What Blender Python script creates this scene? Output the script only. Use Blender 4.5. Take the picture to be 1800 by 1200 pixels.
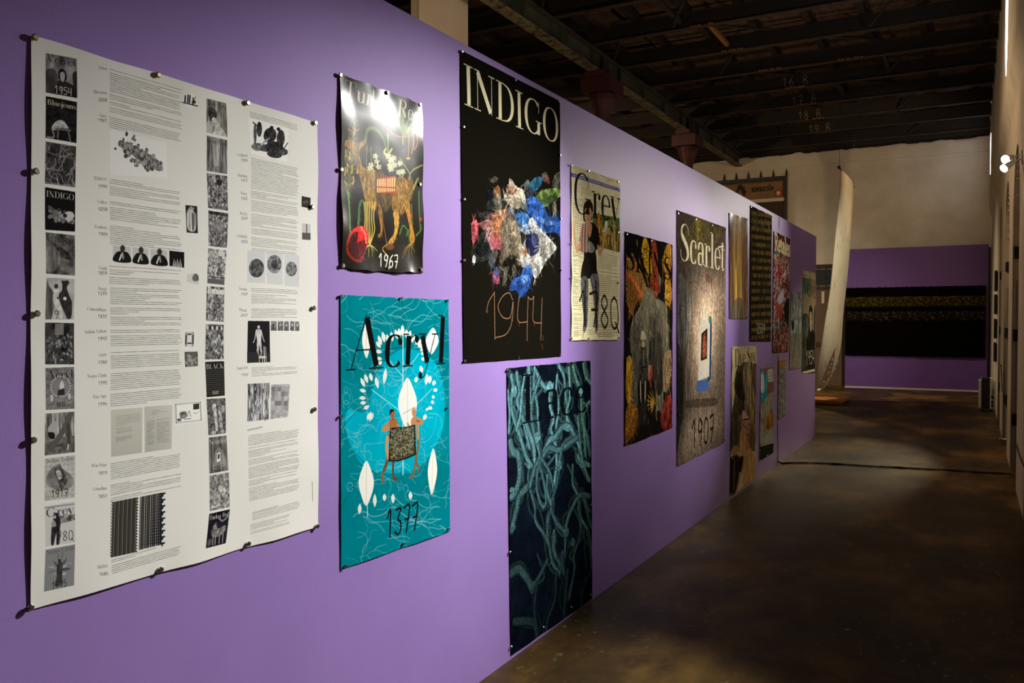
import bpy, bmesh, math, random
import numpy as np
from mathutils import Vector, Matrix, noise as mnoise
random.seed(7)
for _o in list(bpy.data.objects):
    bpy.data.objects.remove(_o)
SC = bpy.context.scene
COL = SC.collection

# ---------------------------------------------------------------- camera, world, lamps, exposure
PSI, PHI, FPX = math.radians(28.55), math.radians(1.35), 1485.0
EYE = 1.5
cam_data = bpy.data.cameras.new('camera')
cam_data.sensor_width = 36.0
cam_data.lens = FPX / 1800 * 36
cam_data.clip_start = 0.02
cam = bpy.data.objects.new('camera', cam_data)
COL.objects.link(cam)
cam.location = (0, 0, EYE)
cam.rotation_euler = (math.pi / 2 - PHI, 0, PSI)
SC.camera = cam
SC.view_settings.view_transform = 'Standard'
SC.view_settings.look = 'None'
SC.view_settings.gamma = 1
SC.view_settings.use_curve_mapping = False
SC.view_settings.exposure = 2.0

world = bpy.data.worlds.new('world')
SC.world = world
world.use_nodes = True
_bg = world.node_tree.nodes['Background']
_bg.inputs[0].default_value = (1.0, 0.70, 0.46, 1)
_bg.inputs[1].default_value = 0.042

def spot(name, loc, target, energy, angle, color=(1, .95, .88), blend=.6, size=.04):
    d = bpy.data.lights.new(name, 'SPOT')
    d.energy = energy
    d.spot_size = math.radians(angle)
    d.spot_blend = blend
    d.color = color
    d.shadow_soft_size = size
    o = bpy.data.objects.new(name, d)
    COL.objects.link(o)
    o.location = loc
    o.rotation_euler = (Vector(target) - Vector(loc)).to_track_quat('-Z', 'Y').to_euler()
    return o

COOL = (.95, .96, 1.0)
NEUT = (1, .92, .83)
WARM = (1.0, .72, .44)
# spots along the right wall, thrown back along the purple wall, then added fills
spot('spot_or_fill', (.22, 4.93, 3.1), (-1.78, 2.2, .72), 320, 58, (1, .98, .95), 1, .07)
spot('spot_or_fill', (.20, 8.10, 2.86), (-1.78, 4.7, 1.85), 84, 44, NEUT, 1, .05)
spot('spot_or_fill', (.20, 8.02, 2.76), (-1.78, 6.3, 1.4), 88, 46, NEUT, 1, .05)
spot('spot_or_fill', (.22, 12.1, 3.1), (-1.78, 7.6, 1.9), 112, 34, NEUT, 1, .05)  # added without a fixture, for the beam on the farther posters
spot('spot_or_fill', (.22, 15.8, 3.3), (-1.70, 10.1, .45), 290, 27, (1, .85, .54), 1, .05)
spot('spot_or_fill', (.20, 12.4, 3.2), (-2.3, 16.8, 2.1), 190, 46, (1, .90, .72), 1, .05)  # added to brighten the hanging cloth, no fixture here
spot('spot_or_fill', (-2.6, 17.0, 5.2), (-1.6, 17.4, 0), 150, 110, (1, .80, .56), 1, .1)  # added fill from above for the far floor, cloth and platform
# warm fills added to brighten the far end, right wall, pillar and roof
spot('spot_or_fill', (-.6, 14.6, 4.1), (-2.6, 20.8, 4.2), 52, 78, WARM, 1, .1)
spot('spot_or_fill', (-7.5, 12.0, 4.2), (-6.0, 20.8, 4.0), 95, 80, WARM, 1, .1)
spot('spot_or_fill', (-2.6, 10.0, 4.9), (.36, 10.5, 2.2), 75, 120, WARM, 1, .1)  # fill added for the right wall
spot('spot_or_fill', (-2.6, 5.6, 4.9), (-5.0, 8.2, 4.2), 42, 60, WARM, 1, .1)  # fill added to brighten the pillar
spot('spot_or_fill', (-3.4, 8.5, 2.6), (-3.0, 9.5, 5.5), 22, 150, WARM, 1, .3)  # unseen uplight added in place of bounced light on the roof
spot('spot_or_fill', (-2.9, 13.0, 2.6), (-2.4, 13.6, 5.5), 14, 150, WARM, 1, .3)  # second uplight added for the roof
# ---------------------------------------------------------------- camera rays (to measure the wall)
def ray(px, py):
    """unit directions for photo pixels, arrays welcome"""
    a = (np.asarray(px, float) - 900) / FPX
    b = (600 - np.asarray(py, float)) / FPX
    F = np.array([-math.sin(PSI) * math.cos(PHI), math.cos(PSI) * math.cos(PHI), -math.sin(PHI)])
    R = np.array([math.cos(PSI), math.sin(PSI), 0])
    U = np.cross(R, F)
    return F[None] + a.reshape(-1, 1) * R + b.reshape(-1, 1) * U
def on_x(px, py, x):
    d = ray(px, py); t = x / d[:, 0]
    return np.stack([d[:, 1] * t, EYE + d[:, 2] * t], 1)
def on_y(px, py, y):
    d = ray(px, py); t = y / d[:, 1]
    return np.stack([d[:, 0] * t, EYE + d[:, 2] * t], 1)
def on_z(px, py, z):
    d = ray(px, py); t = (z - EYE) / d[:, 2]
    return np.stack([d[:, 0] * t, d[:, 1] * t], 1)
WX = -1.78          # face of the purple wall
RX = 0.36           # face of the right wall
BY = 20.9           # face of the back wall
# ---------------------------------------------------------------- a small painter for the printed posters
def rgb(*c):
    return np.array(c, np.float32) / 255.0

def fbm(h, w, s, seed=0, octv=4, sx=1.0, sy=1.0, gain=.55):
    r = np.random.RandomState(seed)
    out = np.zeros((h, w), np.float32); amp = 1.0; tot = 0.0
    for o in range(octv):
        gx = max(s * sx / 2 ** o, 1.01); gy = max(s * sy / 2 ** o, 1.01)
        g = r.rand(int(h / gy) + 3, int(w / gx) + 3).astype(np.float32)
        y = np.arange(h) / gy; x = np.arange(w) / gx
        y0 = y.astype(int); x0 = x.astype(int)
        fy = (y - y0).astype(np.float32); fx = (x - x0).astype(np.float32)
        fy = fy * fy * (3 - 2 * fy); fx = fx * fx * (3 - 2 * fx)
        top = g[y0] * (1 - fy)[:, None] + g[y0 + 1] * fy[:, None]
        out += amp * (top[:, x0] * (1 - fx) + top[:, x0 + 1] * fx)
        tot += amp; amp *= gain
    return out / tot

def spline(p, n=8, closed=False):
    p = np.asarray(p, float)
    if len(p) < 3: 
        return p
    q = np.vstack([p[-1], p, p[0], p[1]]) if closed else np.vstack([2 * p[0] - p[1], p, 2 * p[-1] - p[-2]])
    out = []
    for i in range(1, len(q) - 2):
        a, b, c, d = q[i - 1], q[i], q[i + 1], q[i + 2]
        for t in np.arange(n) / n:
            out.append(.5 * (2 * b + (c - a) * t + (2 * a - 5 * b + 4 * c - d) * t * t + (3 * b - a - 3 * c + d) * t ** 3))
    if not closed: out.append(p[-1])
    return np.array(out)

# ---- letters: strokes of (x, y, w); cap height 1, thick stems and hairline serifs
TH, HL = .125, .02
def _arc(cx, cy, rx, ry, a0, a1, n=16, t=None):
    t = TH if t is None else t
    out = []
    for k in range(n + 1):
        a = math.radians(a0 + (a1 - a0) * k / n)
        w = HL + (t - HL) * abs(math.cos(a)) ** 1.6
        out.append((cx + (rx - w / 2) * math.cos(a), cy + (ry - HL / 2) * math.sin(a), w))
    return out
def _st(x, y0, y1, w=None): 
    w = TH if w is None else w
    return [(x, y0, w), (x, y1, w)]
def _ha(x0, y0, x1, y1, w=None):
    w = HL if w is None else w
    return [(x0, y0, w), (x1, y1, w)]
def _sf(x0, x1, y): return _ha(x0, y, x1, y)
def _ball(x, y, w=.1): return [(x, y, w), (x + .002, y - .01, w)]
def _S(sx, sy, t):
    P = [(.54, .72), (.52, .88), (.33, .985), (.14, .88), (.12, .70), (.3, .53), (.47, .36), (.51, .17), (.36, .02), (.17, .03), (.07, .14), (.05, .3)]
    W = [HL, HL, HL, t * .6, t * .9, t, t, t * .9, HL, HL, HL, HL]
    q = spline([(x * sx, y * sy, w) for (x, y), w in zip(P, W)], 5)
    return [tuple(v) for v in q]
X_ = .63
GL = {
 ' ': (.3, []),
 'I': (.40, [_st(.19, .02, .98), _sf(.03, .35, 0), _sf(.03, .35, 1)]),
 'N': (.82, [_ha(.12, 0, .12, 1), [(.13, .97, TH), (.62, .05, TH)], _ha(.66, 0, .66, 1), _sf(.0, .24, 0), _sf(0, .16, 1), _sf(.54, .78, 1)]),
 'D': (.82, [_st(.18, .02, .98), _sf(.02, .34, 0), _sf(.02, .34, 1), _arc(.33, .5, .44, .5, -90, 90)]),
 'G': (.88, [_arc(.42, .5, .39, .5, 48, 312), _st(.69, .03, .38), _sf(.55, .84, .4), _ha(.69, .66, .69, .98)]),
 'O': (.84, [_arc(.41, .5, .39, .5, 0, 360, 28)]),
 'A': (.82, [_ha(.07, 0, .36, 1), [(.37, .95, TH), (.66, .04, TH)], _sf(.17, .54, .35), _sf(-.04, .18, 0), _sf(.48, .84, 0)]),
 'L': (.62, [_st(.18, .02, .98), _sf(.03, .34, 1), _sf(.03, .57, 0), [(.57, 0, HL), (.57, .28, HL)], [(.50, .02, .06), (.56, .16, .03)]]),
 'S': (.62, [_S(1, 1, TH)]),
 'V': (.74, [[(.09, .97, TH), (.36, .04, TH)], _ha(.37, 0, .66, 1), _sf(-.04, .24, 1), _sf(.54, .78, 1)]),
 'B': (.72, [_st(.18, .02, .98), _sf(.02, .34, 0), _sf(.02, .34, 1), _arc(.31, .755, .27, .245, -90, 90), _arc(.31, .26, .35, .26, -90, 90)]),
 'C': (.80, [_arc(.42, .5, .39, .5, 48, 312), _ha(.70, .66, .70, .97)]),
 'T': (.74, [_st(.36, .02, .98), _sf(.02, .70, 1), _ha(.03, 1, .03, .74), _ha(.69, 1, .69, .74), _sf(.2, .52, 0)]),
 'R': (.78, [_st(.18, .02, .98), _sf(.02, .34, 0), _sf(.02, .34, 1), _arc(.31, .74, .31, .26, -90, 90), [(.40, .46, TH * .9), (.62, .05, TH)], _ha(.62, .02, .74, .05)]),
 'P': (.68, [_st(.18, .02, .98), _sf(.02, .34, 0), _sf(.02, .34, 1), _arc(.31, .73, .33, .27, -90, 90)]),
 'K': (.78, [_st(.18, .02, .98), _sf(.02, .34, 0), _sf(.02, .34, 1), _ha(.2, .38, .62, 1), [(.36, .54, TH), (.64, .04, TH)], _sf(.5, .76, 1), _sf(.5, .8, 0)]),
 'Y': (.76, [[(.10, .97, TH), (.38, .45, TH)], _ha(.38, .45, .66, 1), _st(.38, .02, .45), _sf(-.03, .24, 1), _sf(.54, .78, 1), _sf(.22, .54, 0)]),
 'W': (1.1, [[(.09, .97, TH), (.34, .04, TH)], _ha(.35, 0, .56, 1), [(.50, .97, TH), (.74, .04, TH)], _ha(.75, 0, 1.0, 1), _sf(-.04, .68, 1), _sf(.9, 1.1, 1)]),
 'E': (.66, [_st(.18, .02, .98), _sf(.02, .58, 1), _sf(.02, .6, 0), _sf(.18, .48, .52), _ha(.58, 1, .58, .76), _ha(.6, 0, .6, .28)]),
 'J': (.46, [_st(.27, .05, .98), _arc(.12, .06, .2, .16, 200, 350), _sf(.11, .43, 1)]),
 'F': (.62, [_st(.18, .02, .98), _sf(.02, .56, 1), _sf(.02, .34, 0), _sf(.18, .46, .52), _ha(.56, 1, .56, .74)]),
 'f': (.34, [_st(.14, .02, .85), [(.14, .85, HL), (.2, .98, HL), (.32, .98, HL)], _sf(.0, .3, X_), _sf(.02, .28, 0)]),
 'm': (.90, [_st(.14, .02, .6), _arc(.28, .42, .17, .21, 0, 160), _st(.42, .02, .42), _arc(.58, .42, .17, .21, 0, 160), _st(.72, .02, .42), _sf(.02, .26, 0), _sf(.31, .53, 0), _sf(.61, .84, 0), _sf(.02, .14, X_)]),
 'H': (.84, [_st(.18, .02, .98), _st(.66, .02, .98), _sf(.02, .34, 0), _sf(.02, .34, 1), _sf(.5, .82, 0), _sf(.5, .82, 1), _sf(.18, .66, .52)]),
 'M': (.98, [_ha(.12, 0, .12, 1), [(.13, .97, TH), (.47, .05, TH)], _ha(.48, 0, .8, 1), _st(.82, .02, .98), _sf(0, .24, 0), _sf(0, .16, 1), _sf(.66, .98, 0), _sf(.82, .98, 1)]),
 'U': (.76, [_st(.18, .3, .98), _arc(.40, .28, .28, .28, 180, 360), _ha(.66, .28, .66, 1), _sf(.03, .33, 1), _sf(.56, .76, 1)]),
 'a': (.54, [_arc(.26, .17, .2, .175, 60, 300), _st(.42, .07, .45), _arc(.27, .45, .2, .18, -5, 165), _ha(.42, .05, .53, .03), _ball(.11, .48, .09)]),
 'b': (.56, [_st(.13, .03, .98), _arc(.24, .31, .27, .32, -110, 110), _sf(0, .13, 1)]),
 'c': (.50, [_arc(.28, .31, .25, .32, 55, 315), _ball(.42, .49, .1)]),
 'd': (.58, [_arc(.31, .31, .27, .32, 70, 290), _st(.44, .03, .98), _sf(.3, .44, 1), _sf(.44, .57, 0)]),
 'e': (.52, [_arc(.28, .31, .25, .32, 90, 318), _arc(.26, .34, .26, .29, 0, 90, 10, TH * .7), _sf(.05, .5, .35)]),
 'g': (.50, [_arc(.24, .42, .19, .2, 0, 360, 20), _arc(.25, -.1, .23, .16, 0, 360, 20, TH * .6), _ha(.36, .56, .48, .6)]),
 'h': (.60, [_st(.14, .02, .98), _arc(.3, .42, .2, .21, 0, 160), _st(.45, .02, .42), _sf(.02, .26, 0), _sf(.33, .58, 0), _sf(.02, .14, 1)]),
 'i': (.30, [_st(.15, .02, .6), _ball(.15, .86, .13), _sf(.02, .28, 0), _sf(.02, .15, X_)]),
 'j': (.28, [_st(.15, -.15, .6), _ball(.15, .86, .13), _arc(.03, -.16, .17, .13, -120, 0), _sf(.02, .15, X_)]),
 'k': (.58, [_st(.14, .02, .98), _ha(.15, .25, .46, X_), [(.27, .37, TH * .9), (.46, .03, TH)], _sf(.02, .26, 0), _sf(.36, .58, 0), _sf(.02, .14, 1), _sf(.36, .54, X_)]),
 'l': (.30, [_st(.15, .02, 1.0), _sf(.02, .28, 0), _sf(.0, .15, 1.02)]),
 'n': (.60, [_st(.14, .02, .6), _arc(.3, .42, .2, .21, 0, 160), _st(.45, .02, .42), _sf(.02, .26, 0), _sf(.33, .58, 0), _sf(.02, .14, X_)]),
 'o': (.54, [_arc(.27, .31, .25, .32, 0, 360, 24)]),
 'p': (.56, [_st(.14, -.28, .6), _arc(.24, .31, .27, .32, -110, 110), _sf(.02, .27, -.3), _sf(.02, .14, X_)]),
 'r': (.44, [_st(.15, .02, .6), [(.17, .42, HL), (.22, .56, HL), (.3, .61, HL), (.36, .6, HL)], _ball(.37, .53, .11), _sf(.02, .29, 0), _sf(.0, .15, X_)]),
 's': (.42, [_S(.72, X_, TH * .8)]),
 't': (.36, [_st(.15, .06, .84, TH * .9), _sf(.0, .33, X_), [(.16, .05, TH * .7), (.24, 0, HL), (.34, .08, HL)]]),
 'u': (.60, [_st(.14, .2, .6), _arc(.29, .2, .2, .2, 180, 320), _st(.45, .03, .6), _sf(.0, .14, X_), _sf(.32, .45, X_), _sf(.45, .58, 0)]),
 'v': (.50, [[(.09, .6, TH), (.25, .04, TH)], _ha(.26, 0, .45, X_), _sf(-.02, .19, X_), _sf(.36, .53, X_)]),
 'w': (.76, [[(.09, .6, TH), (.25, .04, TH)], _ha(.26, 0, .38, X_), [(.34, .6, TH), (.5, .04, TH)], _ha(.51, 0, .68, X_), _sf(-.02, .45, X_), _sf(.6, .76, X_)]),
 'x': (.52, [[(.09, .6, TH), (.41, .04, TH)], _ha(.06, 0, .44, X_), _sf(0, .2, X_), _sf(.32, .5, X_), _sf(0, .17, 0), _sf(.3, .52, 0)]),
 'y': (.52, [[(.09, .6, TH), (.26, .04, TH)], [(.46, X_, HL), (.27, 0, HL), (.18, -.24, HL), (.1, -.28, HL)], _ball(.08, -.2, .1), _sf(-.02, .19, X_), _sf(.36, .55, X_)]),
}
# ---- hand-drawn numerals (one stroke width)
HD = {
 '0': [[(.5, 1), (.2, .85), (.12, .5), (.2, .12), (.5, 0), (.8, .15), (.88, .5), (.78, .88), (.5, 1)]],
 '1': [[(.22, .72), (.58, 1), (.58, 0)]],
 '2': [[(.15, .75), (.3, .97), (.65, .97), (.82, .75), (.6, .42), (.12, 0), (.88, .02)]],
 '3': [[(.15, .95), (.8, .97), (.45, .6), (.8, .45), (.8, .12), (.45, 0), (.1, .12)]],
 '4': [[(.2, 1), (.14, .45), (.85, .42)], [(.8, 1), (.78, 0)]],
 '5': [[(.8, 1), (.25, .98), (.2, .58), (.6, .62), (.85, .35), (.6, .03), (.15, .06)]],
 '6': [[(.75, .98), (.35, .72), (.15, .3), (.4, 0), (.78, .12), (.8, .4), (.5, .52), (.2, .35)]],
 '7': [[(.1, .97), (.85, 1), (.45, 0)], [(.25, .5), (.8, .52)]],
 '8': [[(.5, .53), (.2, .75), (.5, 1), (.8, .77), (.5, .53), (.15, .25), (.5, 0), (.85, .25), (.5, .53)]],
 '9': [[(.8, .75), (.5, 1), (.18, .78), (.35, .5), (.8, .62), (.82, .9), (.78, .45), (.55, 0)]],
 'B': [[(.2, 0), (.2, 1), (.65, .95), (.7, .65), (.25, .52), (.8, .42), (.8, .1), (.2, 0)]],
 'Q': [[(.5, 1), (.2, .85), (.12, .5), (.2, .12), (.5, 0), (.8, .15), (.88, .5), (.78, .88), (.5, 1)], [(.6, .2), (.95, -.12)]],
 ' ': [],
}

class Art:
    def __init__(s, quad, ppm, bg):
        q = np.asarray(quad, float)
        w = on_x(q[:, 0], q[:, 1], WX)
        s.corners = w
        s.y0, s.y1 = w[:, 0].min(), w[:, 0].max()
        s.z0, s.z1 = w[:, 1].min(), w[:, 1].max()
        s.ppm = ppm
        s.w = int((s.y1 - s.y0) * ppm) + 1
        s.h = int((s.z1 - s.z0) * ppm) + 1
        s.a = np.empty((s.h, s.w, 3), np.float32); s.a[:] = rgb(*bg)
        s.view()
        s.rs = np.random.RandomState(5)
    def view(s, ox=0, oy=0, sc=1.0):
        s.ox, s.oy, s.sc, s.q, s.clip = ox, oy, sc, None, None
    def quad(s, pts):
        """draw in a unit square (y down) laid on four points of the current view"""
        s.q = s.c(pts)
        m = np.zeros((s.h, s.w), np.float32); r = s.cover(s.q); m[r[1]:r[1] + r[2].shape[0], r[0]:r[0] + r[2].shape[1]] = r[2]; s.clip = m
    def c(s, pts):
        p = np.asarray(pts, float).reshape(-1, 2)
        if s.q is not None:
            u, v = p[:, :1], p[:, 1:]
            return (1 - v) * ((1 - u) * s.q[0] + u * s.q[1]) + v * ((1 - u) * s.q[3] + u * s.q[2])
        w = on_x(s.ox + p[:, 0] / s.sc, s.oy + p[:, 1] / s.sc, WX)
        return np.stack([(w[:, 0] - s.y0) * s.ppm, (s.z1 - w[:, 1]) * s.ppm], 1)
    def n(s, scale, seed=0, octv=4, sx=1, sy=1):
        return fbm(s.h, s.w, scale, seed, octv, sx, sy)
    def _put(s, x0, y0, cov, col, op):
        h, w = cov.shape
        t = s.a[y0:y0 + h, x0:x0 + w]
        if s.clip is not None: cov = cov * s.clip[y0:y0 + h, x0:x0 + w]
        k = (cov * op)[..., None]
        if isinstance(col, np.ndarray) and col.ndim == 3: col = col[y0:y0 + h, x0:x0 + w]
        t += (col - t) * k
    def cover(s, P, ss=2):
        x0 = max(int(P[:, 0].min()) - 1, 0); x1 = min(int(P[:, 0].max()) + 2, s.w)
        y0 = max(int(P[:, 1].min()) - 1, 0); y1 = min(int(P[:, 1].max()) + 2, s.h)
        if x1 <= x0 or y1 <= y0: return None
        acc = np.zeros(((y1 - y0) * ss, x1 - x0), np.float32)
        ys = y0 + (np.arange((y1 - y0) * ss) + .5) / ss
        xs = np.arange(x0, x1, dtype=np.float32)
        for i in range(len(P)):
            ax, ay = P[i]; bx, by = P[(i + 1) % len(P)]
            if ay == by: continue
            sg = 1.0 if by > ay else -1.0
            lo, hi = min(ay, by), max(ay, by)
            r0, r1 = np.searchsorted(ys, [lo, hi])
            if r1 <= r0: continue
            xi = ax + (ys[r0:r1] - ay) * (bx - ax) / (by - ay)
            acc[r0:r1] += sg * np.clip(xi[:, None] - xs[None], 0, 1)
        acc = np.clip(np.abs(acc), 0, 1).reshape(y1 - y0, ss, x1 - x0).mean(1)
        return x0, y0, acc
    def poly(s, pts, col, op=1.0, smooth=False, raw=False):
        P = np.asarray(pts, float) if raw else s.c(pts)
        if smooth: P = spline(P, 7, True)
        r = s.cover(P)
        if r: s._put(r[0], r[1], r[2], col if isinstance(col, np.ndarray) else rgb(*col), op)
    def blob(s, pts, col, nz=None, amp=.35, grad=None, op=1.0, smooth=True):
        """filled outline with print texture; grad=(dx,dy,amount) across its box"""
        P = s.c(pts)
        if smooth: P = spline(P, 7, True)
        r = s.cover(P)
        if not r: return
        x0, y0, cov = r
        h, w = cov.shape
        if s.clip is not None: cov = cov * s.clip[y0:y0 + h, x0:x0 + w]
        base = np.broadcast_to(rgb(*col), (h, w, 3)).copy()
        m = np.ones((h, w), np.float32)
        if nz is not None: m *= 1 + amp * 2 * (nz[y0:y0 + h, x0:x0 + w] - .5) * 1.1
        if grad:
            gx = np.linspace(-1, 1, w)[None]; gy = np.linspace(-1, 1, h)[:, None]
            m *= 1 + grad[2] * (grad[0] * gx + grad[1] * gy)
        base = np.clip(base * m[..., None], 0, 1)
        t = s.a[y0:y0 + h, x0:x0 + w]
        t += (base - t) * (cov * op)[..., None]
    def _line(s, P, W, col, op, butt=False):
        """P canvas points, W widths in canvas pixels"""
        m = W.max() / 2 + 1.5
        x0 = max(int(P[:, 0].min() - m), 0); x1 = min(int(P[:, 0].max() + m) + 1, s.w)
        y0 = max(int(P[:, 1].min() - m), 0); y1 = min(int(P[:, 1].max() + m) + 1, s.h)
        if x1 <= x0 or y1 <= y0: return
        cov = np.zeros((y1 - y0, x1 - x0), np.float32)
        for i in range(len(P) - 1):
            a, b = P[i], P[i + 1]; ra, rb = W[i] / 2, W[i + 1] / 2
            mm = max(ra, rb) + 1.5
            u0 = max(int(min(a[0], b[0]) - mm), x0); u1 = min(int(max(a[0], b[0]) + mm) + 1, x1)
            v0 = max(int(min(a[1], b[1]) - mm), y0); v1 = min(int(max(a[1], b[1]) + mm) + 1, y1)
            if u1 <= u0 or v1 <= v0: continue
            X = np.arange(u0, u1, dtype=np.float32)[None] + .5 - a[0]
            Y = np.arange(v0, v1, dtype=np.float32)[:, None] + .5 - a[1]
            d = b - a; L = d @ d
            tr = (X * d[0] + Y * d[1]) / L if L > 1e-9 else np.zeros((v1 - v0, u1 - u0), np.float32)
            t = np.clip(tr, 0, 1)
            dist = np.hypot(X - t * d[0], Y - t * d[1])
            k = np.clip(ra + (rb - ra) * t - dist + .5, 0, 1)
            r = np.minimum(2 * (ra + (rb - ra) * t) + .15, 1)     # hairlines thinner than a pixel stay faint
            k = k * r
            if butt and L > 4:
                l_ = math.sqrt(L)
                if i == 0: k = k * np.clip(tr * l_ + .5, 0, 1)
                if i == len(P) - 2: k = k * np.clip((1 - tr) * l_ + .5, 0, 1)
            sub = cov[v0 - y0:v1 - y0, u0 - x0:u1 - x0]
            np.maximum(sub, k, out=sub)
        s._put(x0, y0, cov, col if isinstance(col, np.ndarray) else rgb(*col), op)
    def line(s, pts, wmm, col, op=1.0, smooth=True, taper=None):
        P = s.c(pts)
        if smooth and len(P) > 2: P = spline(P, 6)
        k = s.ppm / 1000
        W = np.full(len(P), wmm * k) if taper is None else np.linspace(wmm, taper, len(P)) * k
        s._line(P, W, col, op)
    def dots(s, pts, rmm, col, op=1.0):
        k = s.ppm / 1000
        for p in s.c(pts): s._line(np.array([p, p + .01]), np.array([rmm * 2 * k] * 2), col, op)
    def ell(s, cx, cy, rx, ry, col, op=1.0, nz=None, amp=.3, rot=0, grad=None):
        a = np.linspace(0, 2 * np.pi, 28, endpoint=False); r = math.radians(rot)
        x, y = rx * np.cos(a), ry * np.sin(a)
        s.blob(np.stack([cx + x * math.cos(r) - y * math.sin(r), cy + x * math.sin(r) + y * math.cos(r)], 1), col, nz, amp, grad, op, False)
    def text(s, st, pl, pr, pt, col, op=1.0, mono=None):
        """letters on a baseline pl-pr, cap height up to pt"""
        c0, c1, c2 = s.c([pl, pr, pt])
        Wt = sum(GL[ch][0] for ch in st)
        ex = (c1 - c0) / Wt; ey = c2 - c0
        k = math.hypot(*ex); x = 0
        for ch in st:
            for stv in GL[ch][1]:
                q = np.array(stv, float)
                P = c0 + (q[:, :1] + x) * ex + q[:, 1:2] * ey
                W = q[:, 2] * k if mono is None else np.full(len(q), mono * s.ppm / 1000)
                s._line(P, np.maximum(W, .6), col, op, True)
            x += GL[ch][0]
    def hand(s, st, pl, pr, pt, wmm, col, op=1.0, gap=1.12):
        c0, c1, c2 = s.c([pl, pr, pt])
        ex = (c1 - c0) / (len(st) * gap); ey = c2 - c0
        for i, ch in enumerate(st):
            for q in HD[ch]:
                q = np.array(q, float)
                P = spline(c0 + (q[:, :1] + i * gap) * ex + q[:, 1:] * ey, 6)
                s._line(P, np.full(len(P), wmm * s.ppm / 1000), col, op)
    def para(s, x0, ya, yb, x1, col, op=1.0, lead=4.2, wmm=1.3, short=.55):
        """rows of print too small to read"""
        a, b, e = s.c([(x0, ya), (x0, yb), (x1, (ya + yb) / 2)])
        step = lead * s.ppm / 1000; y = a[1]; wid = e[0] - a[0]; n = 0
        rs = s.rs
        while y < b[1]:
            L = wid * (1 - .06 * rs.rand())
            if rs.rand() < .22: L *= short * (.4 + rs.rand())
            x = a[0]; xe = a[0] + min(L, wid)
            while x < xe:
                l = (4 + 9 * rs.rand()) * s.ppm / 1000 * wmm
                s._line(np.array([(x, y), (min(x + l, xe), y)]), np.full(2, max(wmm * s.ppm / 1000, .6)), col, op * (.55 + .45 * rs.rand()))
                x += l + 1.1 * s.ppm / 1000 * wmm
            y += step
            if rs.rand() < .16: y += step * .8
    def folds(s, box, n, lmm, wmm, seed=1, ang=None, spread=.5, lo=.55, hi=1.45, skip=.16, op=.6):
        """short strokes in the colours already there, darker or lighter: creases, fur, straw, rock"""
        rs = np.random.RandomState(seed); k = s.ppm / 1000
        c = s.c([(box[0], box[1]), (box[2], box[3])])
        for i in range(n):
            x = rs.uniform(c[0, 0], c[1, 0]); y = rs.uniform(c[0, 1], c[1, 1])
            xi, yi = int(min(max(x, 0), s.w - 1)), int(min(max(y, 0), s.h - 1))
            col = s.a[yi, xi].copy()
            if col.max() < skip: continue
            a = rs.uniform(0, 6.28) if ang is None else ang + rs.normal(0, spread)
            L = lmm * k * rs.uniform(.4, 1.3); b = a + rs.uniform(-.5, .5)
            P = np.array([(x, y), (x + L * .5 * math.cos(a), y + L * .5 * math.sin(a)), (x + L * (.5 * math.cos(a) + .5 * math.cos(b)), y + L * (.5 * math.sin(a) + .5 * math.sin(b)))])
            W = np.array([.5, 1, .3]) * wmm * k * rs.uniform(.5, 1.3)
            s._stroke(P, W, np.clip(col * rs.uniform(lo, hi), 0, 1), op)
    def _stroke(s, P, W, col, op):
        s._line(P, W, tuple(float(v) * 255 for v in col), op)
    def glow(s, cx, cy, rx, ry, k):
        """brighten (k>1) or darken (k<1) the printed picture softly around a point"""
        c = s.c([(cx, cy), (cx + rx, cy), (cx, cy + ry)])
        ax = max(np.hypot(*(c[1] - c[0])), 1); ay = max(np.hypot(*(c[2] - c[0])), 1)
        X = (np.arange(s.w) - c[0, 0])[None] / ax; Y = (np.arange(s.h) - c[0, 1])[:, None] / ay
        g = np.exp(-(X * X + Y * Y)).astype(np.float32)
        s.mul(1 + (k - 1) * g)
    def mul(s, m):
        s.a *= m[..., None]
        np.clip(s.a, 0, 1, out=s.a)
    def ridge(s, scale, seed, octv=3, sx=1, sy=1):
        n = s.n(scale, seed, octv, sx, sy)
        return np.clip(1 - np.abs(n - .5) * 8, 0, 1) * .4 + .6 * s.n(scale * .7, seed + 1, 3)
    def image(s, name):
        im = bpy.data.images.new(name, s.w, s.h)
        px = np.ones((s.h, s.w, 4), np.float32)
        px[..., :3] = np.clip(s.a[::-1], 0, 1)
        im.pixels.foreach_set(px.ravel())
        im.update()
        im.pack()
        return im
# ---------------------------------------------------------------- what is printed on each poster
K = (18, 17, 15)
Q_TEXT = [(53, 62), (556, 216), (557, 926), (52, 1071)]
Q_TURKEY = [(595, 130), (739, 184), (741, 481), (598, 472)]
Q_ACRYL = [(597, 518), (787, 527), (790, 933), (598, 1000)]
Q_INDIGO = [(808, 88), (983, 178), (985, 626), (814, 638)]
Q_LACE = [(890, 647), (1037, 633), (1040, 1052), (897, 1152)]
Q_GREY = [(1003, 290), (1088, 318), (1088, 597), (1003, 598)]
Q_SKINS = [(1098, 407), (1181, 430), (1180, 752), (1097, 784)]
Q_SCARLET = [(1189, 369), (1275, 400), (1273, 777), (1189, 820)]
Q_WAX = [(1281, 374), (1313, 384), (1313, 560), (1281, 560)]
Q_BLACK = [(1318, 361), (1356, 379), (1354, 600), (1317, 600)]
Q_RAGS = [(1359, 406), (1388, 420), (1385, 618), (1357, 620)]
Q_CAMO = [(1390, 513), (1409, 514), (1408, 646), (1387, 650)]
Q_VELVET = [(1411, 475), (1433, 480), (1432, 655), (1409, 656)]
Q_DYE = [(1286, 609), (1329, 608), (1326, 840), (1283, 872)]
Q_BLUE = [(1337, 647), (1359, 645), (1359, 795), (1334, 810)]
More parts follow.
